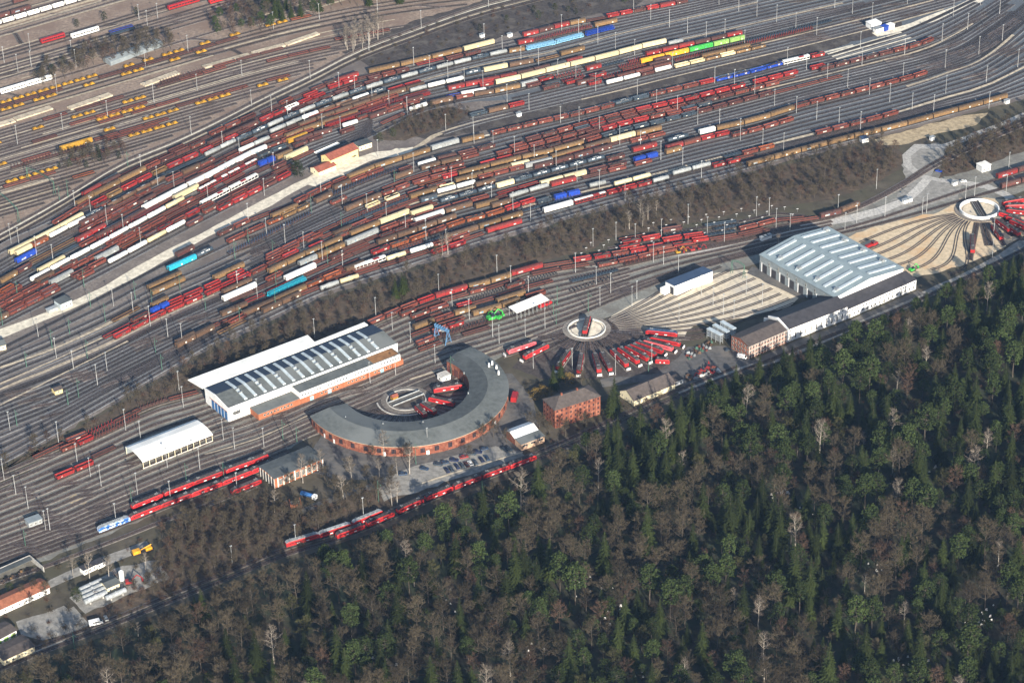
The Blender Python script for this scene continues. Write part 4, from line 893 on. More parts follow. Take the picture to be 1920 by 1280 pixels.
o, a, L = frame(V2(99,48.2), V2(123.2,65.1)); D = 9
t = thing('white_box_shed', 'white box shed with dark blue sloping roof on the sand fan', 'shed', None, o, a)
b = MB(); b.extr([(0,0),(D,0),(D,6.0),(0,6.9)], 0, L); b.obj('wall', M('whitewall'), t)
b = MB(); b.extr([(-.15,6.93),(D+.3,6.0),(D+.3,6.25),(-.15,7.18)], -.2, L+.2); b.obj('roof', M('navyroof'), t)
b = MB(); b.box(-.08, .02, 1.2, 4.4, 0, 5); b.obj('door', M('roofdark'), t)
b = MB(); b.box(-4.5, -.02, 4.6, 8.6, 0, 3.6); b.obj('lean_to', M('whitewall'), t)
o, a, L = frame(V2(3.3,23.6), V2(23.1,38.4)); D = 8.2
t = thing('canopy', 'flat white loading canopy on posts with a red shunter under one end', 'canopy', None, o, a)
b = MB(); b.extr([(0,5.2),(D,5.8),(D,6.1),(0,5.5)], 0, L); b.obj('roof', M('whiteroof'), t)
b = MB()
for i in range(9):
    for y in (.3, D-.3): b.box(i*(L-.6)/8+.15, i*(L-.6)/8+.4, y-.13, y+.13, 0, 5.3)
b.obj('post', M('steel'), t)
t, L = house('station_building', 'yellow station building with red tiled roof between the two yards', V2(-116.8,227.6), V2(-99.4,243.6), 10, 6.6, 2.4, 'yellowwall', 'roofred', 8, 2, wz=3.9, wh=1.2, ww=.8)
for i in range(6): win(t, 1.6+i*(L-3)/5.5, 0, .9, .8, 1.4)
b = MB(); b.box(L-5.5, L-2.2, -1.2, -.06, 2.6, 2.8); b.obj('porch_roof', M('roofdark'), t)
p = G(598,331); house('station_annex', 'low annex with red roof in front of the yellow station building', p, p+V2(11,9.5), 9, 3.2, 1.8, 'creamwall', 'roofred', 2, 1)
house('gravel_road_house', 'small cream house with flat dark roof beside the white gravel road', (674,284), (698,276), 7, 3.6, 0, 'creamwall', 'roofgrey', 3, 1, flat=True)
house('signal_cabin', 'pale blue cabin with grey flat roof on the white gravel road', (115,582), (136,573), 7, 4.2, 0, 'skylight', 'roofgrey', 3, 0, flat=True)
house('transformer_box', 'low grey transformer boxes left of the pale blue cabin', (92,588), (109,581), 3, 2, 0, 'steel', 'steel', 0, 0, flat=True, cat='transformer')
house('yard_hut', 'cream hut with dark roof cut by the photo edge below the gravel road', (-22,664), (12,655), 8, 3.4, 1.2, 'creamwall', 'roofgrey', 3, 0)
house('track_hut', 'small ochre hut alone by the lowest yard tracks', (104,741), (118,736), 4.5, 2.8, .8, 'yellowwall', 'rooftile', 1, 0)
house('green_door_garage', 'white garage with green doors and brown roof at the bottom left', (-34,1226), (32,1191), 10, 3.4, 1.0, 'whitewall', 'rooftile', 5, 0, wz=.1, wh=2.5, ww=2.8, gl='paint_L')
house('brown_roof_house', 'long pale house with brown roof nearest the bottom left corner', (8,1248), (66,1221), 12, 3.4, .8, 'creamwall', 'rooftile', 5, 0)
house('red_roof_store', 'long store with orange red roof and white wall in lower left yard', (-60,1181), (94,1111), 10, 3.6, 1.4, 'whitewall', 'rooforange', 12, 0)
o, a, L = frame((-60,1125), (76,1065)); t = thing('walled_yard', 'walled yard with dark pallets stacked behind the red roofed store', 'yard wall', None, o, a)
b = MB(); b.box(0, L, 10, 10.4, 0, 3); b.box(L-.4, L, -4, 9.99, 0, 3); b.obj('wall', M('concrete'), t)
b = MB(); b.box(0, L-1, 6, 9.6, 2.6, 2.9); b.obj('lean_to_roof', M('roofgrey'), t)
for i in range(16):
    q = o+V2(math.cos(a), math.sin(a))*(12+i*1.75)+V2(-math.sin(a), math.cos(a))*(1+(i*7 % 5)*.6)
    b = MB()
    for k in range(4): b.box(-.6, .6, -.5, .5, k*.3+.02, k*.3+.2)
    b.obj('pallet_stack', M('sleeper' if i % 4 else 'paint_t'), None, label=f"dark stack of pallets, {ordn(i+1)} along the walled yard", category='pallets', group='pallet stacks in the walled yard').location = (q.x, q.y, .02)
house('tank_house', 'small white house with grey roof beside the grey storage tanks', (202,1113), (225,1103), 7, 3.6, 1.2, 'creamwall', 'roofgrey', 2, 1)
for i, (x0, y0, x1, y1) in enumerate(((158,1078,181,1067),(184,1067,198,1060))):
    house('white_shed', ['white double shed by the lane above the storage tanks','single white shed right of the double one by the lane'][i], (x0,y0), (x1,y1), 4, 3, .3, 'whitewall', 'roofdark', 3-i, 0, flat=True)
def tank_on_saddles(A, B, r, label, grp=None):
    A, B = G(*A), G(*B); a = math.atan2(B.y-A.y, B.x-A.x); L = (B-A).length; t = thing('storage_tank', label, 'tank', grp, A, a)
    b = MB(); z = r+.6; b.cyl((0,0,z),(L,0,z),r,n=16); b.cyl((-.35,0,z),(0,0,z),r*.7,r,n=16); b.cyl((L,0,z),(L+.35,0,z),r,r*.7,n=16); b.obj('tank', M('steel'), t)
    b = MB(); [b.box(x-.3, x+.3, -r*.8, r*.8, 0, .95) for x in (L*.2, L*.8)]; b.obj('saddle', M('concrete'), t)
    b = MB(); b.cyl((L*.5,0,z+r-.1),(L*.5,0,z+r+.35),.4,n=8); b.obj('manway', M('steel'), t)
for i in range(4): tank_on_saddles((160-3.2*i,1134-7.4*i), (200-3.2*i,1116-7.4*i), 1.45, f"grey horizontal storage tank, {ordn(i+1)} from the front of four", 'four storage tanks side by side')
tank_on_saddles((200,1127), (236,1111), 1.4, 'single grey storage tank lying below the small white house')
b = MB(); p = G(229,1090); t = thing('silo', 'white upright silo beside red loading gear in lower left yard', 'silo', None, p)
b.cyl((0,0,1.2),(0,0,6.5),1.3,n=14); b.cyl((0,0,6.5),(0,0,7.3),1.3,.4,n=14); b.obj('silo_body', M('whitewall'), t)
b = MB(); [b.cyl((x,y,0),(x,y,1.3),.12,n=5) for x in (-.8,.8) for y in (-.8,.8)]; b.obj('silo_leg', M('steel'), t)
house('hilltop_cabin', 'white two room cabin by the white strips in the upper right yard', (1634,57), (1652,52), 7, 4, 0, 'whitewall', 'whiteroof', 3, 0, flat=True)
house('site_container', 'white site container with blue end below the white cabin', (1643,63), (1660,58), 4, 3, 0, 'whitewall', 'steel', 0, 0, flat=True, cat='cabin')
house('blue_hut', 'small bright blue hut among the white cabins, upper right', (1659,60), (1666,57), 4, 3.4, 0, 'paint_b', 'paint_b', 0, 0, flat=True, cat='cabin')
house('white_hut', 'small white hut right of the blue hut at the road head', (1667,57), (1677,53), 4, 3, 0, 'whitewall', 'whiteroof', 1, 0, flat=True)
house('embankment_cabin', 'white cabin by the end of the tan wagon rake', (1617,269), (1629,266), 4, 3, 0, 'whitewall', 'navyroof', 0, 0, flat=True, cat='cabin')
house('relay_house', 'white relay house beyond the road fork near the right edge', (1841,324), (1857,319), 6, 4, 0, 'whitewall', 'whiteroof', 2, 0, flat=True)
for i, (x, y) in enumerate(((1788,349),(1695,383),(1704,380),(1746,265),(1428,453),(1434,451),(1440,449),(902,72),(971,220),(1886,196),(954,71))):
    house('equipment_cabinet', f"small white equipment cabinet, {ordn(i+1)} of those scattered by the tracks", (x,y), (x+7,y-2.2), 2.2, 2.4, 0, 'whitewall', 'steel', 0, 0, flat=True, cat='cabinet')
house('turntable_hut', 'small white hut between the through lines and the roundhouse end', (829,718), (845,712), 5, 3.6, 0, 'whitewall', 'concrete', 1, 1, flat=True)
house('depot_hut', 'grey hut by the lower left through lines', (55,990), (80,981), 5, 3, 0, 'steel', 'wallmetal', 3, 0, flat=True)
house('far_shed', 'long pale grey shed among trees behind the yellow wagon sidings', (208,124), (306,88), 9, 3.2, 1.2, 'wallmetal', 'wallmetal', 0, 0)
# platform-like decks by the far sidings
for i, (x0,y0,x1,y1,w) in enumerate(((32,228,100,206,6),(134,208,212,181,6),(272,164,338,140,6),(384,130,470,106,5),(476,104,536,88,5),(540,87,600,66,5),(-20,245,30,230,6))):
    o, a, L = frame((x0,y0),(x1,y1)); b = MB(); b.box(0, L, 0, w, .2, 1.1); b.box(0, L, .2, w-.2, 1.102, 1.2)
    q = b.obj("loading_deck", M("strip"), None, label=f"pale tan loading deck, {ordn(i+1)} along the far straight sidings", category="platform", group="loading decks by the far sidings"); q.location = o; q.rotation_euler = (0,0,a)
# ---------------------------------------------------------------- locomotives
LM = {}
def loco_meshes(col, roof):
    k = (col, roof)
    if k in LM: return LM[k]
    L = 18.4; h = L/2; z = ZR+.75; w = 1.48; out = []
    b = MB(); st = [(-h,.86,2.2),(-h+.9,1,2.75),(-h+1.5,1,2.9),(h-1.5,1,2.9),(h-.9,1,2.75),(h,.86,2.2)]; vs = []
    for x, q, zt in st: vs += [(x,-w*q,z),(x,w*q,z),(x,w*q,z+zt*.86),(x,w*q*.90,z+zt),(x,-w*q*.90,z+zt),(x,-w*q,z+zt*.86)]
    for i in range(6): b.add(vs, [(j*6+i,(j+1)*6+i,(j+1)*6+(i+1)%6,j*6+(i+1)%6) for j in range(5)], 2 if i == 3 else 0)
    b.add(vs, [(5,4,3,2,1,0),tuple(range(30,36))], 0)
    for s in (-1, 1): b.box(-h+.2, h-.2, s*w-.04, s*w+.04, z+.05, z+.28, 1)
    out.append(('loco_body', b.mesh('loco_body', [M(col), M('locoroof'), M(roof)])))
    b = MB(); b.box(-h+1.7, h-1.7, -1.25, 1.25, z+2.88, z+3.02)
    for x, l in ((-4.6,1.4),(-1.6,1.8),(1.4,1.4),(4.4,1.6)): b.box(x-l/2, x+l/2, -.75, .75, z+3.0, z+3.3)
    for x in (-3.1, 0, 3.0): b.cyl((x,0,z+3.0),(x,0,z+3.5),.12,n=5)
    b.cyl((-4,.3,z+3.5),(4,.3,z+3.5),.05,n=4); out.append(('roof_gear', b.mesh('roof_gear', M(roof))))
    b = MB()
    for s in (-1, 1):
        b.add([(s*(h-.02),-1.1,z+1.5),(s*(h-.02),1.1,z+1.5),(s*(h-.5),1.1,z+2.25),(s*(h-.5),-1.1,z+2.25)], [(0,1,2,3),(3,2,1,0)])
    out.append(('windscreen', b.mesh('windscreen', M('glass')))); b = MB()
    for y in (-1, 1): b.box(-h+1.5, h-1.5, y*(w+.012)-.02, y*(w+.012)+.02, z+1.55, z+1.95)
    out.append(('side_window', b.mesh('side_window', M('glass'))))
    b = MB()
    for s in (-1, 1):
        b.box(s*(h-.75)-.02, s*(h-.75)+.02, -.9, .9, z+.55, z+.7)
        for y in (-1, 1): b.box(s*2.6-.8, s*2.6+.8, y*(w+.015)-.03, y*(w+.015)+.03, z+.7, z+1.2)
    out.append(('white_mark', b.mesh('white_mark', M('whitewall'))))
    b = MB()
    for s in (-1, 1):
        c = s*(h-4.2); b.box(c-2.1, c+2.1, -1.2, 1.2, ZR+.3, ZR+.7)
        for q in (-1.5, 0, 1.5):
            for y in (-.8, .72): b.cyl((c+q,y,ZR+.6),(c+q,y+.08,ZR+.6),.6,n=10)
        b.box(s*(h+.05)-.1, s*(h+.05)+.1, -1.3, 1.3, ZR+.5, ZR+.95)
    out.append(('bogie', b.mesh('bogie', M('under'))))
    b = MB()
    b.cyl((-.9,-.5,z+3.05),(1.0,-.3,z+3.5),.05,n=4); b.cyl((-.9,.5,z+3.05),(1.0,.3,z+3.5),.05,n=4); b.cyl((1.0,-.3,z+3.5),(-.7,-.3,z+3.75),.04,n=4); b.cyl((1.0,.3,z+3.5),(-.7,.3,z+3.75),.04,n=4)
    b.box(-.85,-.6,-.9,.9,z+3.74,z+3.82); out.append(('pantograph', b.mesh('pantograph', M('steel'))))
    LM[k] = out; return out
def loco(p, rz, label, group, col='redpaint', roof='locoroof', sc=1.0, kind='electric_locomotive', z=0):
    t = thing(kind, label, 'locomotive', group, (p.x, p.y, z), rz, (sc, 1, 1))
    for n, me in loco_meshes(col, roof):
        if n == 'pantograph':
            put(n, me, t, (-5.9,0,0)); put(n, me, t, (5.9,0,0), math.pi)
        else: put(n, me, t)
    return t
def loco_on(key, px, label, group, **k):
    t = TRK[key]; p, d = trk_at(t, s_of_x(t, px)); return loco(p, math.atan2(d.y, d.x), label, group, **k)
g1 = 'red locomotives parked left of the brick shed'
for i, x in enumerate((276, 336, 391, 451)): loco_on(('O',5), x, f"red electric locomotive, {ordn(i+1)} from left in the upper row of four by the brick shed", g1)
for i, x in enumerate((273, 330, 387, 444)): loco_on(('O',7), x, f"red electric locomotive, {ordn(i+1)} from left in the middle row behind the blue locomotive", g1)
loco_on(('O',8), 462, 'red electric locomotive alone in the lowest row by the brick shed', g1)
loco_on(('O',5), 486, 'red locomotive half hidden against the brick shed wall, upper row', g1, sc=.6); loco_on(('O',7), 490, 'red locomotive nosing into the brick shed, middle row', g1, sc=.7)
loco_on(('O',7), 214, 'blue and white patterned locomotive heading the middle row of red ones', g1, col='blueloco', roof='steel')
g2 = 'red locomotives in the string along the forest edge'
for i, x in enumerate((657, 713, 769, 823, 876, 929, 980)): loco_on(('S',0), x, f"red electric locomotive, {ordn(i+1)} from left in the long string beside the forest", g2, sc=.91)
for i, x in enumerate((567, 628, 689)): loco_on(('S',1), x, f"red locomotive with pale grey roof, {ordn(i+1)} of three behind the forest string", g2, roof='steel')

# ---------------------------------------------------------------- turntables and their fans of tracks
def ring(b, r0, r1, z0, z1, n=48, mi=0, a0=0, a1=2*math.pi):
    for i in range(n):
        p, q = a0+(a1-a0)*i/n, a0+(a1-a0)*(i+1)/n
        P = [(r*math.cos(t), r*math.sin(t), z) for t in (p, q) for r in (r0, r1) for z in (z0, z1)]
        b.add(P, [(1,3,7,5),(2,6,7,3),(0,1,5,4)], mi)
def turntable(c, R, ang, label, floor, wall, hut=None, wallh=.9):
    t = thing('turntable', label, 'turntable', None, c)
    b = MB(); ring(b, R-.7, R, .02, wallh); b.obj('pit_wall', M(wall), t)
    b = MB(); ring(b, R+.02, R+3.0, .16, .34); b.obj('rim', M('bed'), t)
    b = MB(); b.add([((R-.75)*math.cos(i*math.pi/24), (R-.75)*math.sin(i*math.pi/24), .17) for i in range(48)], [tuple(range(48))]); b.obj('pit_floor', M(floor), t)
    b = MB(); ring(b, R-2.2, R-1.9, .18, .4); b.obj('ring_rail', M('railtop'), t)
    b = MB(); b.box(-R+.9, R-.9, -2.3, 2.3, .5, .95); b.box(-R+.9, R-.9, -2.3, -2.2, .951, 1.9, 1); b.box(-R+.9, R-.9, 2.2, 2.3, .951, 1.9, 1)
    for s in (-.75, .75): b.box(-R+.9, R-.9, s-.06, s+.06, .96, 1.08, 1)
    o = b.obj('bridge', [M('under'), M('steel')], t); o.rotation_euler = (0, 0, ang)
    for s in (-1, 1):
        b = MB(); [b.cyl((s*(R-1.5), y, .18), (s*(R-1.5), y, 1.0), .35, n=6) for y in (-1.6, 1.6)]; w = b.obj('carriage_wheel', M('under'), o)
    if hut:
        b = MB(); b.box(-1.7, 1.7, 2.4, 5.4, .5, 3.1); w = b.obj('operator_cabin', M('paint_y'), o); w.location = (hut, 0, 0)
        b = MB(); b.extr([(2.1,3.11),(3.9,4.3),(5.7,3.11)], -2.0, 2.0); q = b.obj('cabin_roof', M('roofred'), w)
    return t
T1, T2, T3 = C1, V2(44.4, 11.9), V2(299.4, 146.3)
turntable(T1, 11.5, math.radians(35), 'small turntable with yellow cabin inside the roundhouse curve', 'soot', 'concrete', hut=-5.5, wallh=.6)
turntable(T2, 11.4, math.radians(80), 'middle turntable with pale floor and a red locomotive on its bridge', 'palegravel', 'paleframe')
turntable(T3, 12.6, math.radians(96), 'turntable with white ring wall at the right edge of the depot', 'sandpale', 'whitewall', wallh=2.2)
loco(T2, math.radians(80), 'red locomotive standing on the middle turntable bridge', None, sc=.95, z=.68)
def radial(c, ang, r0, r1, key): a = V2(math.cos(ang), math.sin(ang)); track(key, [c+a*r0, c+a*((r0+r1)/2), c+a*r1], .02)
for i in range(25): radial(T1, math.radians(207+i*8.4), 14.6, 37, ('U', i))
for q, ang in enumerate((30, 211)): radial(T1, math.radians(ang), 14.6, 40, ('U', 40+q))
b = MB(); ring(b, 16.3, 17.2, .3, .7, 18, 0, math.radians(190), math.radians(295)); b.obj('low_kerb_wall', M('concrete'), None, label='pale curved kerb wall round the small turntable pit', category='kerb').location = T1
# middle turntable: stalls in front, curved fan to the doors of the grey hall
def to_ang(c, px): p = G(*px); return math.atan2(p.y-c.y, p.x-c.x), (p-c).length
STALL = [((978,657),'pinkred'),((1005,665),'redpaint'),((1056,681),'redpaint'),((1088,687),'redpaint'),((1119,686),'redpaint'),((1136,684),'redpaint'),((1161,677),'redpaint'),((1178,672),'redpaint'),
         ((1194,668),'redpaint'),((1206,663),'redpaint'),((1217,657),'redpaint'),((1234,653),'pinkred'),((1247,646),'redpaint')]
used = []
for i, (px, col) in enumerate(STALL):
    a, r = to_ang(T2, px); used.append(a); radial(T2, a, 14.5, r+13, ('V', i)); p = T2+V2(math.cos(a), math.sin(a))*r
    loco(p, a, f"{'faded pink red' if col == 'pinkred' else 'red'} locomotive, {ordn(i+1)} clockwise of those fanned below the middle turntable", 'locomotives fanned round the middle turntable', col=col, sc=1.02)
    e = T2+V2(math.cos(a), math.sin(a))*(r+11.6); bb = MB(); bb.box(-.25, .25, -1.3, 1.3, .3, 1.6); bb.box(-.7, -.25, -1.1, -.7, .9, 1.3, 1); bb.box(-.7, -.25, .7, 1.1, .9, 1.3, 1)
    q = bb.obj('buffer_stop', [M('whitewall'), M('under')], None, label=f"white buffer stop behind the {ordn(i+1)} locomotive of the middle fan", category='buffer stop', group='buffer stops of the middle turntable'); q.location = e; q.rotation_euler = (0,0,a)
a, r = to_ang(T2, (1237,630)); radial(T2, a, 14.5, 62, ('V', 30))
loco(T2+V2(math.cos(a), math.sin(a))*45, a, 'large red locomotive with dark blue side at the edge of the sand fan', 'locomotives fanned round the middle turntable', sc=1.02, roof='navyroof')
n = 0
for k in range(30):
    ang = math.radians(196+k*5.6)
    if ang > math.radians(350): break
    if min(abs((ang-u+math.pi) % (2*math.pi)-math.pi) for u in used) > .06: radial(T2, ang, 14.5, 30+6*math.sin(k), ('V', 40+k)); n += 1
def fan(c, a0, pe, de, key, r0=14.5):
    s = c+V2(math.cos(a0), math.sin(a0))*r0; d0 = V2(math.cos(a0), math.sin(a0)); e = G(*pe); D = (e-s).length; P = []
    for i in range(17):
        t = i/16; P.append((1-t)**3*s+3*(1-t)**2*t*(s+d0*D*.38)+3*(1-t)*t*t*(e-de*D*.36)+t**3*e)
    track(key, P, .03, True)
du = V2(math.cos(a3), math.sin(a3))
ends = [(1330,498),(1352,500),(1374,505),(1398,511),(1416,522),(1431,533),(1448,541),(1464,551),(1480,560),(1490,568)]
for i, e in enumerate(ends): fan(T2, math.radians(37-i*5.4), e, V2(math.cos(math.radians(36)), math.sin(math.radians(36))), ('X', i))
for i, e in enumerate([(1318,632),(1340,622),(1365,608)]): fan(T2, math.radians(-16+i*5), e, V2(math.cos(math.radians(25)), math.sin(math.radians(25))), ('X', 20+i))
ends = [(1612,455),(1632,468),(1645,477),(1664,487),(1684,497),(1708,506),(1745,506),(1778,515)]
for i, e in enumerate(ends): fan(T3, math.radians(193+i*6.5), e, -V2(math.cos(math.radians(36-i*3)), math.sin(math.radians(36-i*3))), ('Y', i), 16.5)
g3 = 'red locomotives crowded round the right turntable'
for i, px in enumerate(((1899,384),(1906,393),(1908,403),(1893,412),(1906,420),(1880,428),(1897,436),(1911,428))):
    a, r = to_ang(T3, px); radial(T3, a, 16.5, r+12, ('Z', i)); loco(G(*px), a, f"red locomotive, {ordn(i+1)} clockwise in the crowd at the right edge of the depot", g3, sc=.8)
a, r = to_ang(T3, (1869,441)); radial(T3, a, 16.5, r+14, ('Z', 20)); loco(G(1869,441), a, 'red and white nosed locomotive pointing to the forest from the right turntable', g3, sc=.9)
a, r = to_ang(T3, (1851,438)); radial(T3, a, 16.5, r+16, ('Z', 21)); radial(T3, to_ang(T3, (1846,438))[0], 16.5, r+16, ('Z', 22))
loco(G(1823,462), to_ang(T3, (1823,462))[0]+.10, 'red locomotive with dark blue shadowed side below the right turntable', g3, sc=1.15)
radial(T3, to_ang(T3, (1823,462))[0], 16.5, 66, ('Z', 23))
for i, px in enumerate(((812,867,738,729),(804,853,753,764),(790,817,764,781),(781,798,769,786))):
    A, B = G(px[0], px[2]), G(px[1], px[3]); loco((A+B)/2, math.atan2((B-A).y, (B-A).x), f"red locomotive, {ordn(i+1)} clockwise inside the roundhouse court", 'red locomotives inside the roundhouse court', sc=min(1.0, (B-A).length/19))
# ---------------------------------------------------------------- wheelsets standing in rows
b = MB(); b.cyl((0,-1,.5),(0,1,.5),.09,n=6)
for y in (-.78, .72): b.cyl((0,y,.5),(0,y+.1,.5),.5,n=12)
WSM = b.mesh('wheelset', mat('wheelsteel', (.075,.07,.07), .6, .3))
def wheel_row(A, B, label, sp=1.9, z=0.0, rot=0):
    A, B = G(*A), G(*B); n = int((B-A).length/sp); a = math.atan2((B-A).y, (B-A).x)
    for i in range(n):
        p = A.lerp(B, (i+.5)/n); put('wheelset', WSM, None, (p.x, p.y, .02+z), a+rot, 1.25, label=f"{label}, {ordn(i+1)} from the left", category='wheelset', group='wheelsets standing in rows in the depot')
wheel_row((803,592), (930,548), 'steel wheelset in the long row below the red hoppers', z=.25); wheel_row((930,548), (1046,513), 'steel wheelset in the far row leading to the grey sidings', z=.25)
wheel_row((1068,549), (1146,522), 'steel wheelset in the row near the two bare masts', z=.25, sp=2.4)
wheel_row((778,652), (830,636), 'steel wheelset in the row left of the blue gantry', z=.05, sp=1.6); wheel_row((862,621), (900,607), 'steel wheelset in the row right of the blue gantry', z=.05, sp=1.6)
wheel_row((1372,446), (1428,430), 'steel wheelset between the dashed sidings and the road', sp=2.4, z=.05)
# ---------------------------------------------------------------- cranes, machines, vehicles
def bars(b, pts, r=.12, mi=0):
    for p, q in zip(pts[:-1], pts[1:]): b.cyl(p, q, r, n=5, mi=mi)
A, B = G(817,634), G(842,645); L = 15.0; a = math.atan2((B-A).y, (B-A).x); L = (B-A).length
t = thing('gantry_crane', 'blue gantry crane straddling the wheelset tracks', 'crane', None, A, a)
b = MB(); b.box(0, L, -.7, .7, 8.2, 9.4); [b.box(L*i/6, L*i/6+.12, -.9, .9, 9.4, 10.2) for i in range(6)]; b.obj('girder', mat('craneblue', (.10,.22,.38), .6), t)
for x in (.6, L-.6):
    b = MB(); bars(b, [(x,-2.6,0),(x,-.5,8.2)], .28); bars(b, [(x,2.6,0),(x,.5,8.2)], .28); bars(b, [(x,-2,2),(x,2,2)], .2); bars(b, [(x,-2.2,1.2),(x,1,6)], .14); b.obj('leg', M('craneblue'), t)
b = MB(); b.box(L*.45, L*.65, -.9, .9, 7.2, 8.19); b.obj('trolley', M('steel'), t)
def machine(px, name, label, col, rz=0.6, s=1.0, kind='excavator'):
    t = thing(name, label, kind, None, G(*px), rz, s)
    b = MB(); b.box(-1.8, 1.8, -1.3, -.75, 0, .8); b.box(-1.8, 1.8, .75, 1.3, 0, .8); b.obj('tracks', M('under'), t)
    b = MB(); b.box(-1.9, 1.0, -1.2, 1.2, .85, 1.9); b.obj('body', M(col), t)
    b = MB(); b.box(-.4, .95, -1.1, .1, 1.91, 3.0); b.obj('cab', M('glass'), t)
    b = MB(); bars(b, [(.9,.5,1.6),(3.2,.5,3.9),(5.2,.5,2.2),(5.4,.5,.9)], .24); b.box(5.0, 5.9, -.1, 1.1, .3, 1.0); b.obj('boom', M(col), t)
machine((1272,475), 'yellow_excavator', 'yellow excavator on the grey strip behind the white shed', 'paint_y', .4)
machine((1297,471), 'red_loader', 'red loader right of the yellow excavator', 'paint_r', 3.4); machine((1312,468), 'red_loader', 'red and white loader farthest right of the excavator', 'paint_r', .3, .8)
machine((1710,508), 'green_excavator', 'bright green excavator at the back corner of the grey hall', 'paint_G', .6)
machine((922,600), 'green_loader', 'bright green loading machine left of the white canopy', 'paint_G', .5, 1.5); machine((933,598), 'green_loader', 'bright green loading machine nearest the white canopy', 'paint_G', 2.5, 1.2)
for i, px in enumerate(((1318,696),(1328,690),(1335,700),(1310,703))): machine(px, 'red_track_machine', f"red machine, {ordn(i+1)} in the scrap yard below the brick office", 'paint_r', i*1.3, .8, 'machine')
machine((244,1094), 'red_loader', 'red loading gear with prongs beside the white silo', 'paint_r', .2, 1.2)
def shunter(p, rz, label, col='redpaint'):
    t = thing('shunting_locomotive', label, 'locomotive', None, (p.x, p.y, .1), rz); z = ZR+.5
    b = MB(); b.box(-5, 5, -1.4, 1.4, z, z+.5); b.obj('frame', M('under'), t)
    b = MB(); b.box(-4.7, .4, -1.0, 1.0, z+.51, z+1.9); b.box(2.6, 4.7, -1.0, 1.0, z+.51, z+1.7); b.obj('bonnet', M(col), t)
    b = MB(); b.box(.42, 2.58, -1.35, 1.35, z+.51, z+3.0); b.box(.3, 2.7, -1.45, 1.45, z+3.01, z+3.15, 1); b.obj('cab', [M(col), M('locoroof')], t)
    b = MB(); b.box(.36, 2.64, -1.38, 1.38, z+1.9, z+2.7); b.obj('cab_window', M('glass'), t)
    b = MB(); [b.cyl((x,y,ZR+.5),(x,y+.08,ZR+.5),.5,n=10) for x in (-3.2,-1.0,1.2,3.4) for y in (-.8,.72)]; b.obj('wheel', M('under'), t)
shunter(G(1022,576), math.radians(38), 'red shunting locomotive sticking out from the white canopy')
shunter(G(1634,464), math.radians(35), 'red shunting locomotive on the sand beside the grey hall')
shunter(G(1016,520)+V2(0,0), math.radians(36), 'small red shunter parked past the white canopy') if False else None
loco(G(1242,683), math.radians(-8), 'low red rail tractor on the apron right of the fanned locomotives', None, sc=.45, kind='rail_tractor')
# truck, van, tank lorry, orange crane wagon
t = thing('tank_lorry', 'blue tank lorry with white cab parked below the brick shed', 'lorry', None, G(586,935), math.radians(150))
b = MB(); b.cyl((-.2,0,1.9),(7,0,1.9),1.25,n=14); b.obj('tank', mat('lorryblue', (.04,.13,.33), .5), t); b = MB(); b.box(-2.6,-.4,-1.2,1.2,.6,3.0); b.obj('cab', M('whitewall'), t)
b = MB(); b.box(-2.62,7,-.9,.9,.45,.85); [b.cyl((x,y,.5),(x,y+.3,.5),.5,n=10) for x in (-1.6,3.6,4.9,6.2) for y in (-1.2,.9)]; b.obj('chassis', M('under'), t)
o, a, L = frame((541,946),(566,947)); t = thing('brick_bin', 'open orange brick bin beside the blue tank lorry', 'storage bin', None, G(545,953), math.radians(12))
b = MB(); b.box(0,.4,0,6,0,2.2); b.box(.41,6,0,.4,0,2.2); b.box(5.6,6,.41,6,0,2.2); b.obj('wall', M('orangebrick'), t); b = MB(); b.box(.41,5.59,.41,6,.03,.5); b.obj('fill', M('palegravel'), t)
def van(px, rz, label, col='whitewall', s=1.0):
    t = thing('delivery_van', label, 'van', None, G(*px), rz, s)
    b = MB(); b.extr([(-1,.45),(1,.45),(1,1.4),(.9,2.3),(-.9,2.3),(-1,1.4)], -2.8, 1.6); b.add([(1.605,-1,.45),(1.605,1,.45),(1.605,.95,1.9),(1.605,-.95,1.9),(2.9,-1,.45),(2.9,1,.45),(2.8,.95,1.15),(2.8,-.95,1.15)], [(0,1,5,4),(4,5,6,7),(1,2,6,5),(3,0,4,7),(2,3,7,6)], 0); b.obj('body', M(col), t)
    b = MB(); b.add([(1.7,-.8,1.9),(1.7,.8,1.9),(2.75,.8,1.25),(2.75,-.8,1.25)], [(0,1,2,3),(3,2,1,0)]); b.box(-1.5,1.2,-1.03,1.03,1.45,1.95); b.obj('windows', M('glass'), t)
    b = MB(); [b.cyl((x,y,.38),(x,y+.2,.38),.38,n=10) for x in (-1.9,2.0) for y in (-1.0,.8)]; b.obj('wheel', M('under'), t)
van((180,1170), math.radians(20), 'white van parked on the grass by the forest railway', s=1.25); make_car('g', G(199,1160), math.radians(110), 'silver car parked uphill of the white van', None)
van((1391,671), math.radians(-30), 'white van backed up to the end wall of the brick office')
make_car('n', G(1365,657), math.radians(20), 'dark car with pale roof by the brick office corner', None)
van((965,748), math.radians(80), 'red delivery truck parked against the roundhouse right side', 'redpaint', 1.6)
t = thing('rail_crane', 'orange rail crane standing behind the bare tree on the lower track', 'crane', None, G(268,1037), math.radians(28))
b = MB(); b.box(-6,6,-1.3,1.3,1.0,1.5); b.obj('frame', M('under'), t); b = MB(); b.box(-5.5,-1.5,-1.3,1.3,1.51,3.4); b.box(1.5,5,-1.3,1.3,1.51,3.0); b.obj('cab', M('paint_O'), t); b = MB(); bars(b, [(-1,0,2.6),(5,0,4.2)], .25); b.obj('jib', M('paint_O'), t)
g4 = 'cars in the roundhouse car park'
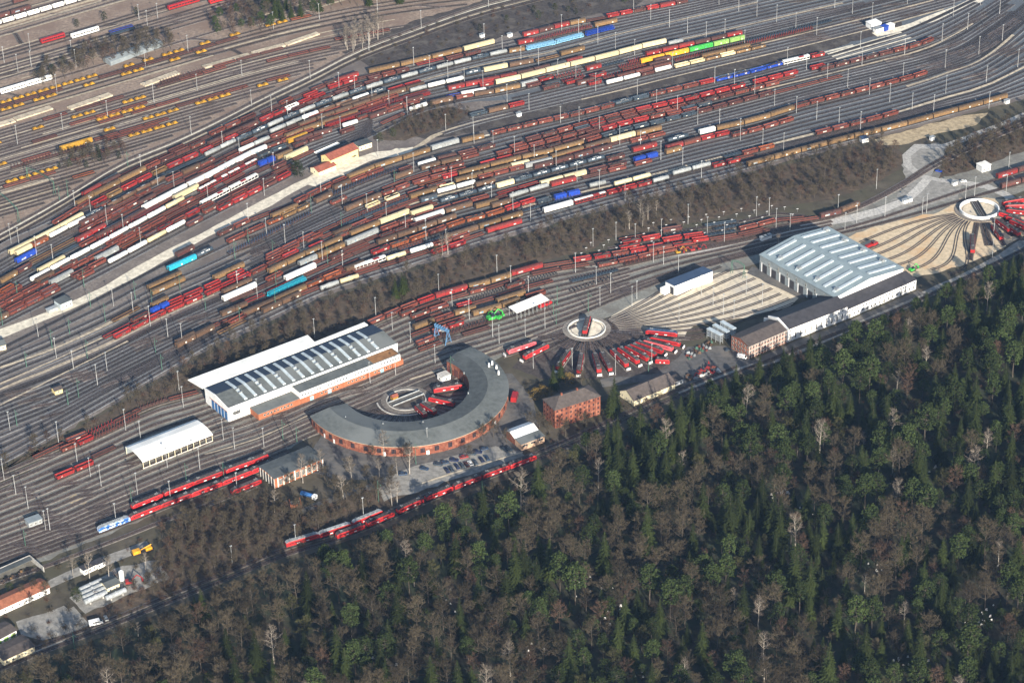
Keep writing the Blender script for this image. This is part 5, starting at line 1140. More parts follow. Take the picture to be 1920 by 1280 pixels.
cl = ['B','n','B','n','d','w','n','B','q','n']; names = {'n':'dark slate','B':'navy blue','q':'slate blue','b':'bright blue','r':'dark red','w':'white','k':'turquoise','d':'maroon'}
for i, px in enumerate(((838,883),(846,881),(857,876),(866,874),(875,872),(882,870),(891,868),(903,863),(913,860))): make_car(cl[i], G(*px), math.radians(112), f"{names[cl[i]]} car, {ordn(i+1)} from left in the lower row of the car park", g4, 1.12)
for i, (px, c, rz) in enumerate((((796,880),'q',-20),((822,872),'n',-15),((834,869),'q',20),((852,864),'B',-10),((870,858),'r',20),((885,852),'n',-10),((896,849),'B',-10),((908,843),'q',20),((946,844),'n',-45),((955,843),'n',-45),((756,890),'q',5))):
    make_car(c, G(*px), math.radians(rz), f"{names[c]} car, {ordn(i+1)} from left in the upper scattered row of the car park", g4, 1.12)
make_car('b', G(1760,322), math.radians(-30), 'blue car on the gravel by the road fork', None); make_car('w', G(1806,341), math.radians(10), 'yellow white car on the road near the right turntable', None)
# pale frame racks beside the brick office and the pipe store
for i, (A, B) in enumerate((((1325,633),(1350,646)),((1336,626),(1362,640)),((1350,620),(1374,634)))):
    o, a, L = frame(A, B); t = thing('steel_rack', ['front','middle','rear'][i]+' open steel storage rack with flat roof by the brick office', 'rack', None, o, a)
    b = MB(); b.box(-.2, L+.2, -.2, 2.6, 6.0, 6.3); b.obj('roof', M('skylight'), t)
    b = MB(); [b.box(x-.12, x+.12, y-.12, y+.12, 0, 6) for x in (.1, L*.33, L*.66, L-.1) for y in (.1, 2.3)]; [b.box(0, L, 0, 2.4, z, z+.15) for z in (1.6, 3.2, 4.8)]; b.obj('frame', M('steel'), t)
random.seed(5)
for i in range(26):
    x = 1290+(i % 9)*5.6+random.uniform(-2,2); y = 662-(i % 9)*2.6+(i//9)*5+random.uniform(-1,1); b = MB(); w = random.uniform(.6,1.3)
    b.box(-w, w, -.6, .6, 0, .4); b.box(-w*.8, w*.8, -.5, .5, .41, random.uniform(.6,1.2)); b.cyl((-w*.7,0,1.0),(w*.7,0,1.2),.25,n=6)
    q = b.obj('spare_part', M(('steel','under','paint_u','mastgreen','paint_R')[i % 5]), None, label=f"spare machine part in the open store left of the racks, {ordn(i+1)}", category='spare part', group='spare parts by the steel racks'); q.location = G(x, y); q.rotation_euler = (0,0,i)
for i in range(22):
    x = 1286+random.uniform(0,62); y = 712-(x-1286)*.28+random.uniform(-10,4); b = MB(); w = random.uniform(.6,1.6); b.box(-w, w, -.5, .5, 0, random.uniform(.4,1.0)); b.box(-w*.5, w*.6, -.4, .4, 1.001, 1.3)
    q = b.obj('scrap_pile', M(('paleframe','under','paint_R','steel','paint_u')[i % 5]), None, label=f"small pile of scrap in the yard below the brick office, {ordn(i+1)}", category='scrap', group='scrap in the yard below the office'); q.location = G(x, y); q.rotation_euler = (0,0,i*1.7)

# ---------------------------------------------------------------- turnouts that link neighbouring tracks
def link(k0, k1, x0, x1):
    a, b = TRK.get(k0), TRK.get(k1)
    if not a or not b: return
    if not (a['px'][0] < x0 < a['px'][-1] and b['px'][0] < x1 < b['px'][-1]): return
    p, d = trk_at(a, s_of_x(a, x0)); q, e = trk_at(b, s_of_x(b, x1)); D = (q-p).length; P = []
    for i in range(9):
        t = i/8; P.append((1-t)**3*p+3*(1-t)**2*t*(p+d*D*.4)+3*(1-t)*t*t*(q-e*D*.4)+t**3*q)
    track(('link', str(k0), x0), P, .03)
rl = random.Random(3)
for fam, n_, xs in (('N',11,(-20,60,150,420,560,760,1060,1180)),('C',4,(20,160,300,420)),('D',6,(40,180,320,440,620)),('E',7,(20,120,240,360,480)),('F',7,(10,110,230,330,420)),('H',3,(60,180,300)),('O',7,(-10,70,150)),('G',8,(20,110,1450,1540)),('B',5,(40,110)),('R',7,(1460,1560,1640)),('D',6,(1640,1720,1790)),('E',7,(1700,1770,1830)),('F',7,(1780,1850))):
    for x in xs:
        for i in range(n_):
            if rl.random() < .55: link((fam, i), (fam, i+1), x+i*9+rl.uniform(-8,8), x+i*9+44+rl.uniform(0,16))
for x in range(0, 900, 60):
    for i in range(len(A0)-1):
        if rl.random() < .16: link(('A', i), ('A', i+1), x+rl.uniform(-20,20), x+55)
# ---------------------------------------------------------------- lighting masts, catenary masts, portals
MASTS = """261 38 57 97 8 118 34 136 59 126 107 174 273 125 353 100 135 106 143 127 202 220 289 193 118 244 33 270 370 170 359 254 296 36 277 53 599 37 513 56 708 24 692 96 454 144 582 148 472 200 510 213 636 167 666 177 698 189 540 224 572 237 605 249 730 201 764 217 639 250 790 53 916 15 776 123 806 135 840 148 908 75 942 101 1053 58 1085 70 977 118 1010 125 871 158 906 167 1046 142 1121 83 1080 154 951 193 992 207 1117 172 836 246 888 255 1051 231 1086 236 1124 251 1188 26 1220 39 1255 52 1289 63 1324 75 1348 10 1385 22 1419 32 1456 43 1492 54 1531 67 1190 105 1154 95 1261 129 1359 70 1396 87 1476 124 1340 157 1377 165 1512 132 1195 185 1231 200 1415 178 1452 199 1270 214 1308 234 1349 240 1493 213 1531 226 1388 254 1565 16 1598 27 1635 39 1701 8 1787 32 1838 10 1874 27 1814 56 1766 79 1696 103 1616 124 1551 151 1589 165 1630 178 1772 128 1693 149 1835 103 1879 77 1908 127 1849 155 1773 176 1710 206 1668 192 1573 233 1750 213 1854 204 1613 245 1613 90 33 271 265 322 296 348 141 390 171 404 327 354 201 422 232 435 21 456 36 460 69 480 100 492 265 464 418 278 450 294 514 318 391 382 496 367 466 418 602 362 642 383 500 442 535 458 570 468 689 400 725 413 605 490 643 503 761 435 709 294 889 270 925 277 965 292 847 346 886 361 1002 304 1043 319 922 376 962 397 1082 341 1124 356 995 415 799 450 837 463 776 323 932 512 1079 512 1112 462 1162 272 1201 278 1239 301 1280 310 1388 264 1430 274 1469 285 1315 334 1172 378 1155 450 1290 420 1326 440 1418 406 1442 404 1455 428 1481 434 1225 492 1244 496 1358 454 1191 453 1240 448 1272 512 1643 354 1571 398 1606 418 1584 432 1659 406 1729 402 1737 400 1810 374 1827 368 1891 318 1886 364 1863 440 1860 486 213 574 250 586 72 632 106 672 138 692 183 722 201 695 282 612 315 632 342 645 336 731 344 764 446 542 483 561 736 620 705 596 590 632 694 718 742 703 823 552 848 577 958 536 991 552 880 599 816 681 924 633 936 644 770 643 985 633 1022 616 1118 534 1145 550 1125 573 1073 692 1000 691 1185 575 1194 561 1315 554 1273 604 1222 684 1399 553 1429 571 1337 572 1356 590 1376 597 1154 703 19 807 110 830 145 867 236 807 264 825 8 900 30 927 53 953 170 894 190 912 314 876 375 880 218 980 258 927 320 938 94 994 86 994 419 825 495 838 440 842 445 922 682 974 555 1020 802 842 436 1060"""
GREEN = """240 312 128 370 112 376 5 610 33 556 158 538 170 576 198 604 131 626 98 652 50 688 254 562 292 662 148 746 128 759 164 672 304 694 286 578 338 544 584 398 466 456 441 486 512 478 641 432 740 346 615 498 386 582 518 538 450 604 517 578 32 798 350 906 48 1024 248 950 420 898 531 825 557 830 846 704 1038 590 1045 572 1043 608 1103 584 1216 698 780 870 620 1092 710 940 140 1216 905 940"""
def mast_mesh(h, kind):
    b = MB(); b.cyl((0,0,0),(0,0,h),.22 if kind else .17,.10,n=6); pole = b.mesh('pole', M('mastgreen' if kind else 'mastgrey'))
    b = MB()
    if kind: b.cyl((0,0,h-.6),(3.4,0,h-1.0),.08,n=4); b.cyl((0,0,h-2.2),(3.2,0,h-1.1),.07,n=4); b.box(3.2,3.4,-.3,.3,h-1.3,h-.9)
    else: b.box(-.6,.6,-.22,.22,h,h+.25); b.box(-.45,.45,-.4,-.22,h-.1,h+.15)
    return pole, b.mesh('bracket' if kind else 'lamp_head', M('mastgreen' if kind else 'steel')), ('bracket' if kind else 'lamp_head')
MM = {0: [mast_mesh(h, 0) for h in (12.5, 14.0)], 1: [mast_mesh(h, 1) for h in (11.0, 13.5)]}
REG = [(lambda x, y: y < 300 and x < 400, 'among the far straight sidings'), (lambda x, y: y < 270 and x < 800, 'along the curving main line'), (lambda x, y: y < 130 and x < 1600, 'in the upper middle yard'),
 (lambda x, y: y < 260 and x > 1530, 'among the empty tracks at upper right'), (lambda x, y: y < 260, 'in the red hopper block'), (lambda x, y: y < 520 and x < 380, 'in the left half of the yard'), (lambda x, y: y < 345 and x > 1100 and y < 400, 'by the long tan rake'),
 (lambda x, y: y < 520 and x < 1090, 'in the middle of the yard'), (lambda x, y: x > 1540, 'round the right turntable'), (lambda x, y: x > 1150 and y < 520, 'on the dashed sidings'), (lambda x, y: x > 1150, 'on the sand fan'),
 (lambda x, y: y < 780 and x < 360, 'on the lower left yard tracks'), (lambda x, y: x > 880, 'round the middle turntable'), (lambda x, y: x > 560, 'near the workshop hall'), (lambda x, y: True, 'on the lower left depot tracks')]
def region(x, y): return next(n for f, n in REG if f(x, y))
for kind, txt in ((0, MASTS), (1, GREEN)):
    v = [int(q) for q in txt.split()]; cn = {}
    for i in sorted(range(0, len(v), 2), key=lambda j: v[j]):
        x, y = v[i], v[i+1]; rg = region(x, y); cn[rg] = cn.get(rg, 0)+1
        lab = (f"green catenary mast, {ordn(cn[rg])} from left {rg}" if kind else f"tall grey lighting mast, {ordn(cn[rg])} from left {rg}")
        t = thing('catenary_mast' if kind else 'lighting_mast', lab, 'mast', 'green catenary masts' if kind else 'grey lighting masts', G(x, y), math.radians(-60) if kind else .5)
        p, q, nm = MM[kind][i//2 % 2]; put('pole', p, t); put(nm, q, t)
def portal(A, B, h, label):
    o, a, L = frame(A, B); t = thing('catenary_portal', label, 'portal', 'green lattice catenary portals', o, a)
    for x in (0, L):
        b = MB(); bars(b, [(x-.5,-.6,0),(x,0,h)], .16); bars(b, [(x+.5,.6,0),(x,0,h)], .16); bars(b, [(x-.5,-.6,0),(x+.5,.6,0)], .1); b.obj('leg', M('mastgreen'), t)
    b = MB(); n = 10; top = [(L*i/n, 0, h+1.3*math.sin(math.pi*i/n)) for i in range(n+1)]; bot = [(L*i/n, 0, h-1.0+1.3*math.sin(math.pi*i/n)) for i in range(n+1)]
    bars(b, top, .14); bars(b, bot, .14)
    for i in range(n): bars(b, [top[i], bot[i+1]] if i % 2 else [bot[i], top[i+1]], .09)
    b.obj('truss', M('mastgreen'), t)
portal((53,340),(103,366), 10.5, 'upper green lattice portal over the left far sidings')
portal((-6,382),(36,418), 10.5, 'lower green lattice portal at the left photo edge')
portal((1372,512),(1395,521), 9, 'dark lattice portal at the left end of the grey hall')
# white reference plates on short posts in the dashed sidings
b = MB(); b.box(-.7,.7,-.22,.22,2.3,2.4); PL = b.mesh('plate', M('whitewall')); b = MB(); b.cyl((0,0,0),(0,0,2.3),.06,n=4); PP = b.mesh('post', M('mastgrey')); k = 0
for r_ in range(5):
    for j in range(15):
        x = 1090+j*33+r_*9; yb = GN1(x)-11-r_*8.5
        if x > 1510-r_*14 or r_ in (1,) and j % 4 == 3 or (j < 3 and r_ > 2): continue
        k += 1; t = thing('siding_lamp', f"small white lamp plate, {ordn(k)} of the rows over the dashed sidings", 'lamp', 'white plates over the dashed sidings', G(x, yb), .3); put('plate', PL, t); put('post', PP, t)
# ---------------------------------------------------------------- trees: trunk with limbs + crown of twigs, needles or leaves
mat('bark', (.085,.070,.054), .95, gs=1.5, rnd=.2)
mat('palebark', (.36,.32,.27), .9, gs=1.5, grime=.25, rnd=.25)
def leafmat(name, col, rnd, hue=.02):
    m = mat(name, col, .9, gs=.7, grime=.28, var=.35, rnd=rnd, spec=.1)
    return m
leafmat('twig', (.064,.052,.034), .45); leafmat('redtwig', (.082,.052,.036), .3); leafmat('oliveleaf', (.056,.055,.024), .3); leafmat('paletwig', (.15,.125,.10), .3)
leafmat('spruceneedle', (.027,.036,.010), .45); leafmat('pineneedle', (.033,.047,.015), .4); leafmat('gold', (.19,.125,.03), .2)
def tris(b, pts, mi): b.add(pts, [(0,1,2)] if len(pts) == 3 else [(0,1,2,3)], mi)
def bare(seed, H, Wd, low, nl=15, ns=6, nt=7, tw=.085):
    r = random.Random(seed); t = MB(); c = MB(); lean = (r.uniform(-.05,.05)*H, r.uniform(-.05,.05)*H)
    n = 6; sp = [Vector((lean[0]*(i/n)**1.5+r.uniform(-.15,.15)*(i > 0), lean[1]*(i/n)**1.5+r.uniform(-.15,.15)*(i > 0), H*.92*i/n)) for i in range(n+1)]
    for i in range(n): t.cyl(sp[i], sp[i+1], .017*H*(1-i/n*.9), .017*H*(1-(i+1)/n*.9), n=5, caps=False)
    def at(q): q *= n; i = min(n-1, int(q)); return sp[i].lerp(sp[i+1], q-i)
    for i in range(nl):
        q = low+(1-low)*(i+.3)/nl; a = i*2.4+r.uniform(-.4,.4); o = at(q)
        rel = (q-low)/(1-low); ln = Wd*(.55+.45*math.sin(math.pi*(.25+.7*rel)))*r.uniform(.75,1.1)*(1-.45*rel**3)
        up = r.uniform(.45,.85)+.5*rel; d = Vector((math.cos(a), math.sin(a), up)).normalized(); e = o+d*ln; m = o.lerp(e,.5)+Vector((0,0,-.05*ln))
        r0 = .0075*H*(1-.5*q); t.cyl(o, m, r0, r0*.6, n=3, caps=False); t.cyl(m, e, r0*.6, r0*.22, n=3, caps=False)
        for j in range(ns):
            s = .3+.7*(j+r.random())/ns; so = o.lerp(m, s*2) if s < .5 else m.lerp(e, s*2-1)
            dd = (d*.55+Vector((r.uniform(-1,1), r.uniform(-1,1), r.uniform(-.15,.9)))).normalized(); sl = ln*r.uniform(.28,.5); se = so+dd*sl
            t.cyl(so, se, r0*.38, r0*.12, n=3, caps=False)
            for k in range(nt):
                p = so.lerp(se, (k+r.random())/nt); td = (dd*.5+Vector((r.uniform(-1,1), r.uniform(-1,1), r.uniform(-.3,.9)))).normalized(); l = r.uniform(.8,1.9)*H/18
                x = td.cross(Vector((r.uniform(-1,1), r.uniform(-1,1), r.uniform(-1,1)))).normalized()*tw*H/18*r.uniform(.7,1.4)
                tris(c, [p-x, p+x, p+td*l], 0)
                td2 = (td+Vector((r.uniform(-1,1), r.uniform(-1,1), r.uniform(-.5,.7)))*.8).normalized(); tris(c, [p+td*l*.4-x*.7, p+td*l*.4+x*.7, p+td*l*.4+td2*l*.8], 0)
    return t, c
def spruce(seed, H, Wd):
    r = random.Random(seed); t = MB(); c = MB(); t.cyl((0,0,0),(0,0,H*.97), .016*H, .01, n=6, caps=False); nw = int(H*1.15)
    for i in range(nw):
        q = .10+.89*i/nw; z = H*q; R = Wd*(1-q)**.85*r.uniform(.82,1.12)+.25; nb = max(5, int(11*(1-q)+4)); a0 = r.uniform(0,6)
        for k in range(nb):
            if r.random() < .10: continue
            a = a0+2*math.pi*k/nb+r.uniform(-.25,.25); L = R*r.uniform(.7,1.12); dr = -.28*(1-q)-.05+.25*q; u = Vector((math.cos(a), math.sin(a), 0)); v = Vector((-u.y, u.x, 0))
            for s in range(3):
                f0, f1 = s/3, (s+1)/3+.12; w = L*(.20-.045*s)*r.uniform(.8,1.3)+.12
                p = Vector((0,0,z))+u*L*f0+Vector((0,0,dr*L*f0)); e = Vector((0,0,z))+u*L*f1+Vector((0,0,dr*L*f1-.12*L*f1)); dz = Vector((0,0,r.uniform(-.4,.05)*w))
                tris(c, [p, p.lerp(e,.55)+v*w+dz, e, p.lerp(e,.55)-v*w+Vector((0,0,r.uniform(-.5,.05)*w))], 0)
    c.cyl((0,0,H*.93),(0,0,H*1.01), .22, .02, n=5)
    return t, c
def pine(seed, H, Wd, low=.45, nc=34):
    r = random.Random(seed); t = MB(); c = MB(); n = 5; sp = [Vector((r.uniform(-.25,.25)*(i > 0)*i/2, r.uniform(-.25,.25)*(i > 0)*i/2, H*.92*i/n)) for i in range(n+1)]
    for i in range(n): t.cyl(sp[i], sp[i+1], .016*H*(1-i/n*.8), .016*H*(1-(i+1)/n*.8), n=5, caps=False)
    for i in range(nc):
        q = low+(1-low)*(i+.5)/nc; a = i*2.4+r.uniform(-.5,.5); prof = math.sin(math.pi*min(1, .28+.72*(q-low)/(1-low)))**.6
        R = Wd*prof*r.uniform(.45,1.0); k = min(n-1, int(q/.92*n)) if q < .92 else n-1; o = Vector((sp[k].x, sp[k].y, H*q*.94)); e = o+Vector((math.cos(a)*R, math.sin(a)*R, R*.28))
        t.cyl(o, e, .006*H, .002*H, n=3, caps=False); cr = Wd*r.uniform(.26,.42)
        for j in range(30):
            d = Vector((r.gauss(0,1), r.gauss(0,1), r.gauss(0,.62))); d = d.normalized()*cr*r.uniform(.35,1.05); d.z *= .7; p = e+d; s = r.uniform(.22,.5)*H/18
            x = Vector((r.uniform(-1,1), r.uniform(-1,1), r.uniform(-.6,.6))).normalized()*s; y = x.cross(Vector((r.uniform(-1,1), r.uniform(-1,1), r.uniform(-1,1)))).normalized()*s*.8
            tris(c, [p-x, p+y, p+x, p-y], 0)
    return t, c
def shrub(seed, H, Wd, m=160):
    r = random.Random(seed); t = MB(); c = MB()
    for i in range(7):
        a = i*2.4; e = Vector((math.cos(a)*Wd*.6, math.sin(a)*Wd*.6, H*r.uniform(.6,.95))); t.cyl((0,0,0), e, .07, .02, n=3, caps=False)
        for j in range(m//7):
            p = e*(.35+.65*r.random())+Vector((r.gauss(0,.3)*Wd, r.gauss(0,.3)*Wd, r.gauss(0,.12)*H)); d = Vector((r.uniform(-1,1), r.uniform(-1,1), r.uniform(-.2,1))).normalized(); x = d.cross(Vector((r.uniform(-1,1),r.uniform(-1,1),r.uniform(-1,1)))).normalized()*.10
            p.z = max(p.z, .1); tris(c, [p-x, p+x, p+d*r.uniform(.5,1.2)], 0)
    return t, c
def stock(fn, args, bark, leaf, nm):
    out = []
    for a in args:
        t, c = fn(*a); out.append((t.mesh('trunk', M(bark)), c.mesh('crown', M(leaf)), a[1]))
    return out
BARE = stock(bare, [(1,19,6.6,.30,16,7,8,.07),(2,17,6.4,.26,16,7,8,.07),(3,21,6.6,.34,16,7,8,.07),(4,15,6.8,.2,17,7,8,.07),(5,18,5.4,.34,15,7,8,.07)], 'bark', 'twig', 'bare')
REDB = stock(bare, [(11,18,5.4,.3),(12,16,4.8,.25)], 'bark', 'redtwig', 'bare')
OLIV = stock(bare, [(15,13,4.6,.2,14,7,9,.14)], 'bark', 'oliveleaf', 'bare')
BIRCH = stock(bare, [(21,20,4.2,.42,12,5,6,.06),(22,18,3.6,.45,11,5,6,.06),(23,21,4.6,.40,12,5,6,.06)], 'palebark', 'paletwig', 'birch')
SPRU = stock(spruce, [(31,23,5.2),(32,19,4.4),(33,26,5.6),(34,16,4.0)], 'bark', 'spruceneedle', 'spruce')
PINE = stock(pine, [(41,21,4.6,.42,42),(42,18,4.8,.34,44),(43,23,5.0,.46,42),(44,16,4.4,.26,40)], 'bark', 'pineneedle', 'pine')
YEW = stock(pine, [(46,10,3.2,.12,30)], 'bark', 'spruceneedle', 'yew')
GOLD = stock(pine, [(48,9,4.2,.1,34)], 'bark', 'gold', 'gold')
SHRUB = stock(shrub, [(51,3.4,1.9),(52,4.6,2.3),(53,2.6,1.7)], 'bark', 'redtwig', 'shrub')
def inpoly(x, y, P):
    c = False; j = len(P)-1
    for i in range(len(P)):
        if (P[i][1] > y) != (P[j][1] > y) and x < (P[j][0]-P[i][0])*(y-P[i][1])/(P[j][1]-P[i][1])+P[i][0]: c = not c
        j = i
    return c
def scatter(poly, d, seed, tries=30000, zmin=None):
    """points at least d metres apart inside a pixel polygon"""
    r = random.Random(seed); g = {}; out = []; W = [G(*p) for p in poly]; x0, x1 = min(p.x for p in W), max(p.x for p in W); y0, y1 = min(p.y for p in W), max(p.y for p in W); Pw = [(p.x, p.y) for p in W]
    for _ in range(tries):
        x, y = r.uniform(x0, x1), r.uniform(y0, y1); k = (int(x//d), int(y//d))
        if any((x-a)**2+(y-b)**2 < d*d for i in (-1,0,1) for j in (-1,0,1) for a, b in g.get((k[0]+i, k[1]+j), ())): continue
        if not inpoly(x, y, Pw): continue
        g.setdefault(k, []).append((x, y)); out.append(Vector((x, y, 0)))
    return out
KEEP = []                                    # where no tree may stand: building and vehicle feet
for o_ in S.objects:
    if o_.parent is None and o_.get('category') and o_.get('category') not in ('mast','wagon','wheelset','container','lamp'): KEEP.append(o_.location.copy())
FOREST = [(-90,1335),(-60,1298),(110,1236),(300,1152),(540,1060),(720,998),(1006,884),(1120,838),(1250,782),(1420,704),(1600,636),(1730,580),(1930,486),(2010,450),(2090,1380),(960,1420),(-60,1420)]
STRIP = [(-80,930),(100,836),(300,716),(400,662),(600,570),(760,515),(863,481),(979,446),(1152,395),(1375,337),(1560,292),(1650,268),(1688,292),(1686,312),(1640,340),(1560,368),(1500,378),(1400,392),(1300,412),(1150,440),(1100,466),(1000,488),(845,536),(690,596),(600,634),(480,684),(370,724),(200,786),(60,846),(-80,930)]
EMB = [(250,1105),(300,1060),(330,990),(430,935),(520,940),(600,962),(700,915),(740,905),(690,955),(600,1000),(530,1030),(420,1074),(300,1122)]
rt = random.Random(99); T = []                # (point, kind, scale, where)
for p in scatter(FOREST, 7.6, 1, 90000):
    x, y = to_px(p)
    if any(inpoly(x, y, q) for q in ([(836,1075),(850,1070),(880,1140),(862,1150)],)): continue
    dens = math.sin(x*.011+1.3)*math.sin(y*.016+.4)+.55*math.sin(x*.027+y*.021)+(x-700)/1700
    lim = .24 if dens < .1 else .62 if dens < .9 else .72
    if x > 850: lim += .03
    if x < 560: lim *= .45
    if y > 560+ (1920-x)*.32 and x > 1250 and y < 900 and x < 1920: lim += .12
    u = rt.random()
    if u < lim*.55: k = 'spruce'
    elif u < lim: k = 'pine'
    elif u < lim+.035: k = 'birch'
    elif u < lim+.085: k = 'red'
    elif u < lim+.14: k = 'olive'
    elif u < lim+.16: k = 'yew'
    else: k = 'bare'
    s_ = rt.choice((rt.uniform(.5,.85), rt.uniform(.8,1.1), rt.uniform(.95,1.25)))
    lim_h = (y-GSL(min(1980, max(-60, x)))+(6 if x > 1030 else -13))/(3.0*19)
    if lim_h < s_: s_ = max(.22, lim_h)
    if s_ < .4 and k in ('birch','pine'): k = 'bare'
    T.append([p, k, s_, 'F'])
for p in scatter(STRIP, 7.2, 2, 60000):
    x, y = to_px(p); g = math.sin(x*.02+y*.03)+math.sin(x*.013-y*.05)
    if rt.random() < .10+(.25 if g > .8 else 0): continue
    k = 'bare' if rt.random() < .80 else 'red'
    T.append([p, k, rt.uniform(.36,.62), 'S'])
for p in scatter(EMB, 5.8, 3): T.append([p, 'bare' if rt.random() < .85 else 'red', rt.uniform(.38,.62), 'E'])
def spots(txt, k, s0, s1, w):
    v = [int(q) for q in txt.split()]
    for i in range(0, len(v), 2): T.append([G(v[i], v[i+1]), k, rt.uniform(s0, s1), w])
for P_, d_, ks, s_, sd in (([(440,20),(500,-20),(560,-40),(900,-60),(840,-8),(760,6),(660,14),(590,28),(520,44),(470,42)], 7, ('spruce','pine','bare','bare','red'), (.6,.95), 4),
  ([(395,48),(440,18),(470,40),(500,52),(520,60),(430,70),(400,66)], 7, ('bare','red','pine'), (.5,.7), 5), ([(140,118),(180,98),(310,70),(330,92),(240,118),(150,132)], 6, ('bare','bare','red'), (.5,.75), 6),
  ([(638,92),(655,70),(712,50),(720,66),(690,90),(660,100)], 5, ('birch',), (.6,.8), 7), ([(100,318),(120,300),(190,280),(240,282),(230,298),(150,326)], 5, ('bare','red','yew'), (.45,.6), 8),
  ([(735,242),(780,212),(850,204),(880,214),(830,242),(770,258)], 6, ('bare','red'), (.25,.4), 9), ([(1765,330),(1780,296),(1850,250),(1960,205),(1960,262),(1880,295),(1830,316)], 6.5, ('bare','bare','red'), (.45,.7), 10),
  ([(60,152),(90,130),(110,140),(80,160)], 5, ('bare','yew'), (.4,.6), 11), ([(70,135),(140,118),(160,135),(110,155),(80,160)], 7, ('bare',), (.4,.6), 12), ([(20,1130),(60,1110),(100,1130),(60,1150)], 7, ('bare',), (.4,.55), 13),
  ([(300,1005),(345,985),(400,975),(420,978),(400,995),(330,1030)], 7, ('bare','red'), (.4,.6), 14), ([(620,935),(660,915),(690,918),(690,930),(640,950)], 7, ('bare',), (.4,.6), 15)):
    for p in scatter(P_, d_, sd, 4000): T.append([p, ks[rt.randrange(len(ks))], rt.uniform(*s_), 'X'])
spots("1145 782 1150 778 1152 770", 'spruce', .85, 1.0, 'X'); spots("1038 730 1052 712 742 560 760 545 755 552", 'spruce', .55, .8, 'X'); spots("560 334 556 330", 'yew', 1.1, 1.25, 'X'); spots("1016 745 1030 748 1005 752 1068 722", 'gold', .8, 1.0, 'X')
spots("100 135 196 40 256 30 144 52 120 122 20 1110 712 268 738 258 1040 20 1065 24 1080 28 1172 6 900 60 1000 24 950 40 1010 36", 'yew', .45, .8, 'X'); spots("144 1128", 'yew', .9, 1.0, 'X')
spots("137 1080 168 1085 205 1088 273 1068 735 948 745 946 568 905 712 895 745 890 768 888 660 905 644 938 515 960 600 885 720 855 830 478 840 476 1200 410 1230 405 1215 412 1180 430 1205 428 1700 640 1460 470", 'birch', .6, .85, 'X')
spots("630 935 655 890 688 905 730 925 640 960 530 965 545 925 585 890 610 905 560 975 390 985 372 1000 350 995 420 990 1012 806 1030 812 995 800 1095 805 1060 818 850 880 822 872 765 870 700 862 735 905 880 860 950 830 925 820 905 828 1090 720", 'bare', .5, .75, 'X')
GRP = {'spruce':('spruce_tree','spruce','dark green spruce'),'pine':('pine_tree','pine','mid green pine'),'bare':('bare_tree','bare tree','grey brown bare tree'),'red':('russet_tree','bare tree','russet twigged bare tree'),
       'olive':('olive_tree','tree','olive tinted leafless tree'),'birch':('birch_tree','birch','pale trunked birch'),'yew':('round_evergreen','evergreen','rounded dark evergreen'),'gold':('golden_bush','bush','golden brown leafy bush')}
GRP['olive'] = ('mossy_tree','tree','olive tinted leafless tree')
STK = {'spruce':SPRU,'pine':PINE,'bare':BARE,'red':REDB,'olive':OLIV,'birch':BIRCH,'yew':YEW,'gold':GOLD}
def where(x, y, w):
    if w == 'F':
        e = GSL(min(1980, max(-60, x))); d = y-e; c = ['far left','left','centre','right','far right'][min(4, max(0, int(x//384)))]
        return ('at the railway edge' if d < 70 else 'in the upper part' if d < 200 else 'in the middle' if d < 380 else 'in the lower part')+f" of the forest, {c}"
    if w == 'S': return 'in the wooded strip, '+['left end','left part','middle','right part','right end'][min(4, max(0, int((x+60)//350)))]
    if w == 'E': return 'on the embankment left of the red string'
    return region(x, y)
KEEPXY = [(k.x, k.y) for k in KEEP]
T2_ = []
for p, k, s, w in T:
    if w in 'FX' and any((p.x-a)**2+(p.y-b)**2 < 9 for a, b in KEEPXY): continue
    x, y = to_px(p)
    if x < -70 or x > 1990 or y > 1410 or y < -60: continue
    T2_.append((p, k, s, w, x, y))
T2_.sort(key=lambda q: (q[3] == 'S', -q[5]))       # nearest first
nk = {}; rest = []; cnt = {}
final = []
for q in T2_:
    nk[q[1]] = nk.get(q[1], 0)+1
    if nk[q[1]] > 295: rest.append(q)
    else: final.append(q)
final.sort(key=lambda q: q[4])
for p, k, s, w, x, y in final:
    st = STK[k]; t_, c_, H = st[rt.randrange(len(st))]; nm, cat, word = GRP[k]; wh = where(x, y, w)
    cnt[(k, wh)] = cnt.get((k, wh), 0)+1
    tag_ = f"{word}, {ordn(cnt[(k, wh)])} from left {wh}"
    t = thing(nm, tag_, cat, word+' '+('forest trees' if w == 'F' else 'trackside trees'), (p.x, p.y, 0), rt.uniform(0, 6.28), (s*rt.uniform(.9,1.1), s*rt.uniform(.9,1.1), s))
    put('trunk', t_, t); put('crown', c_, t)
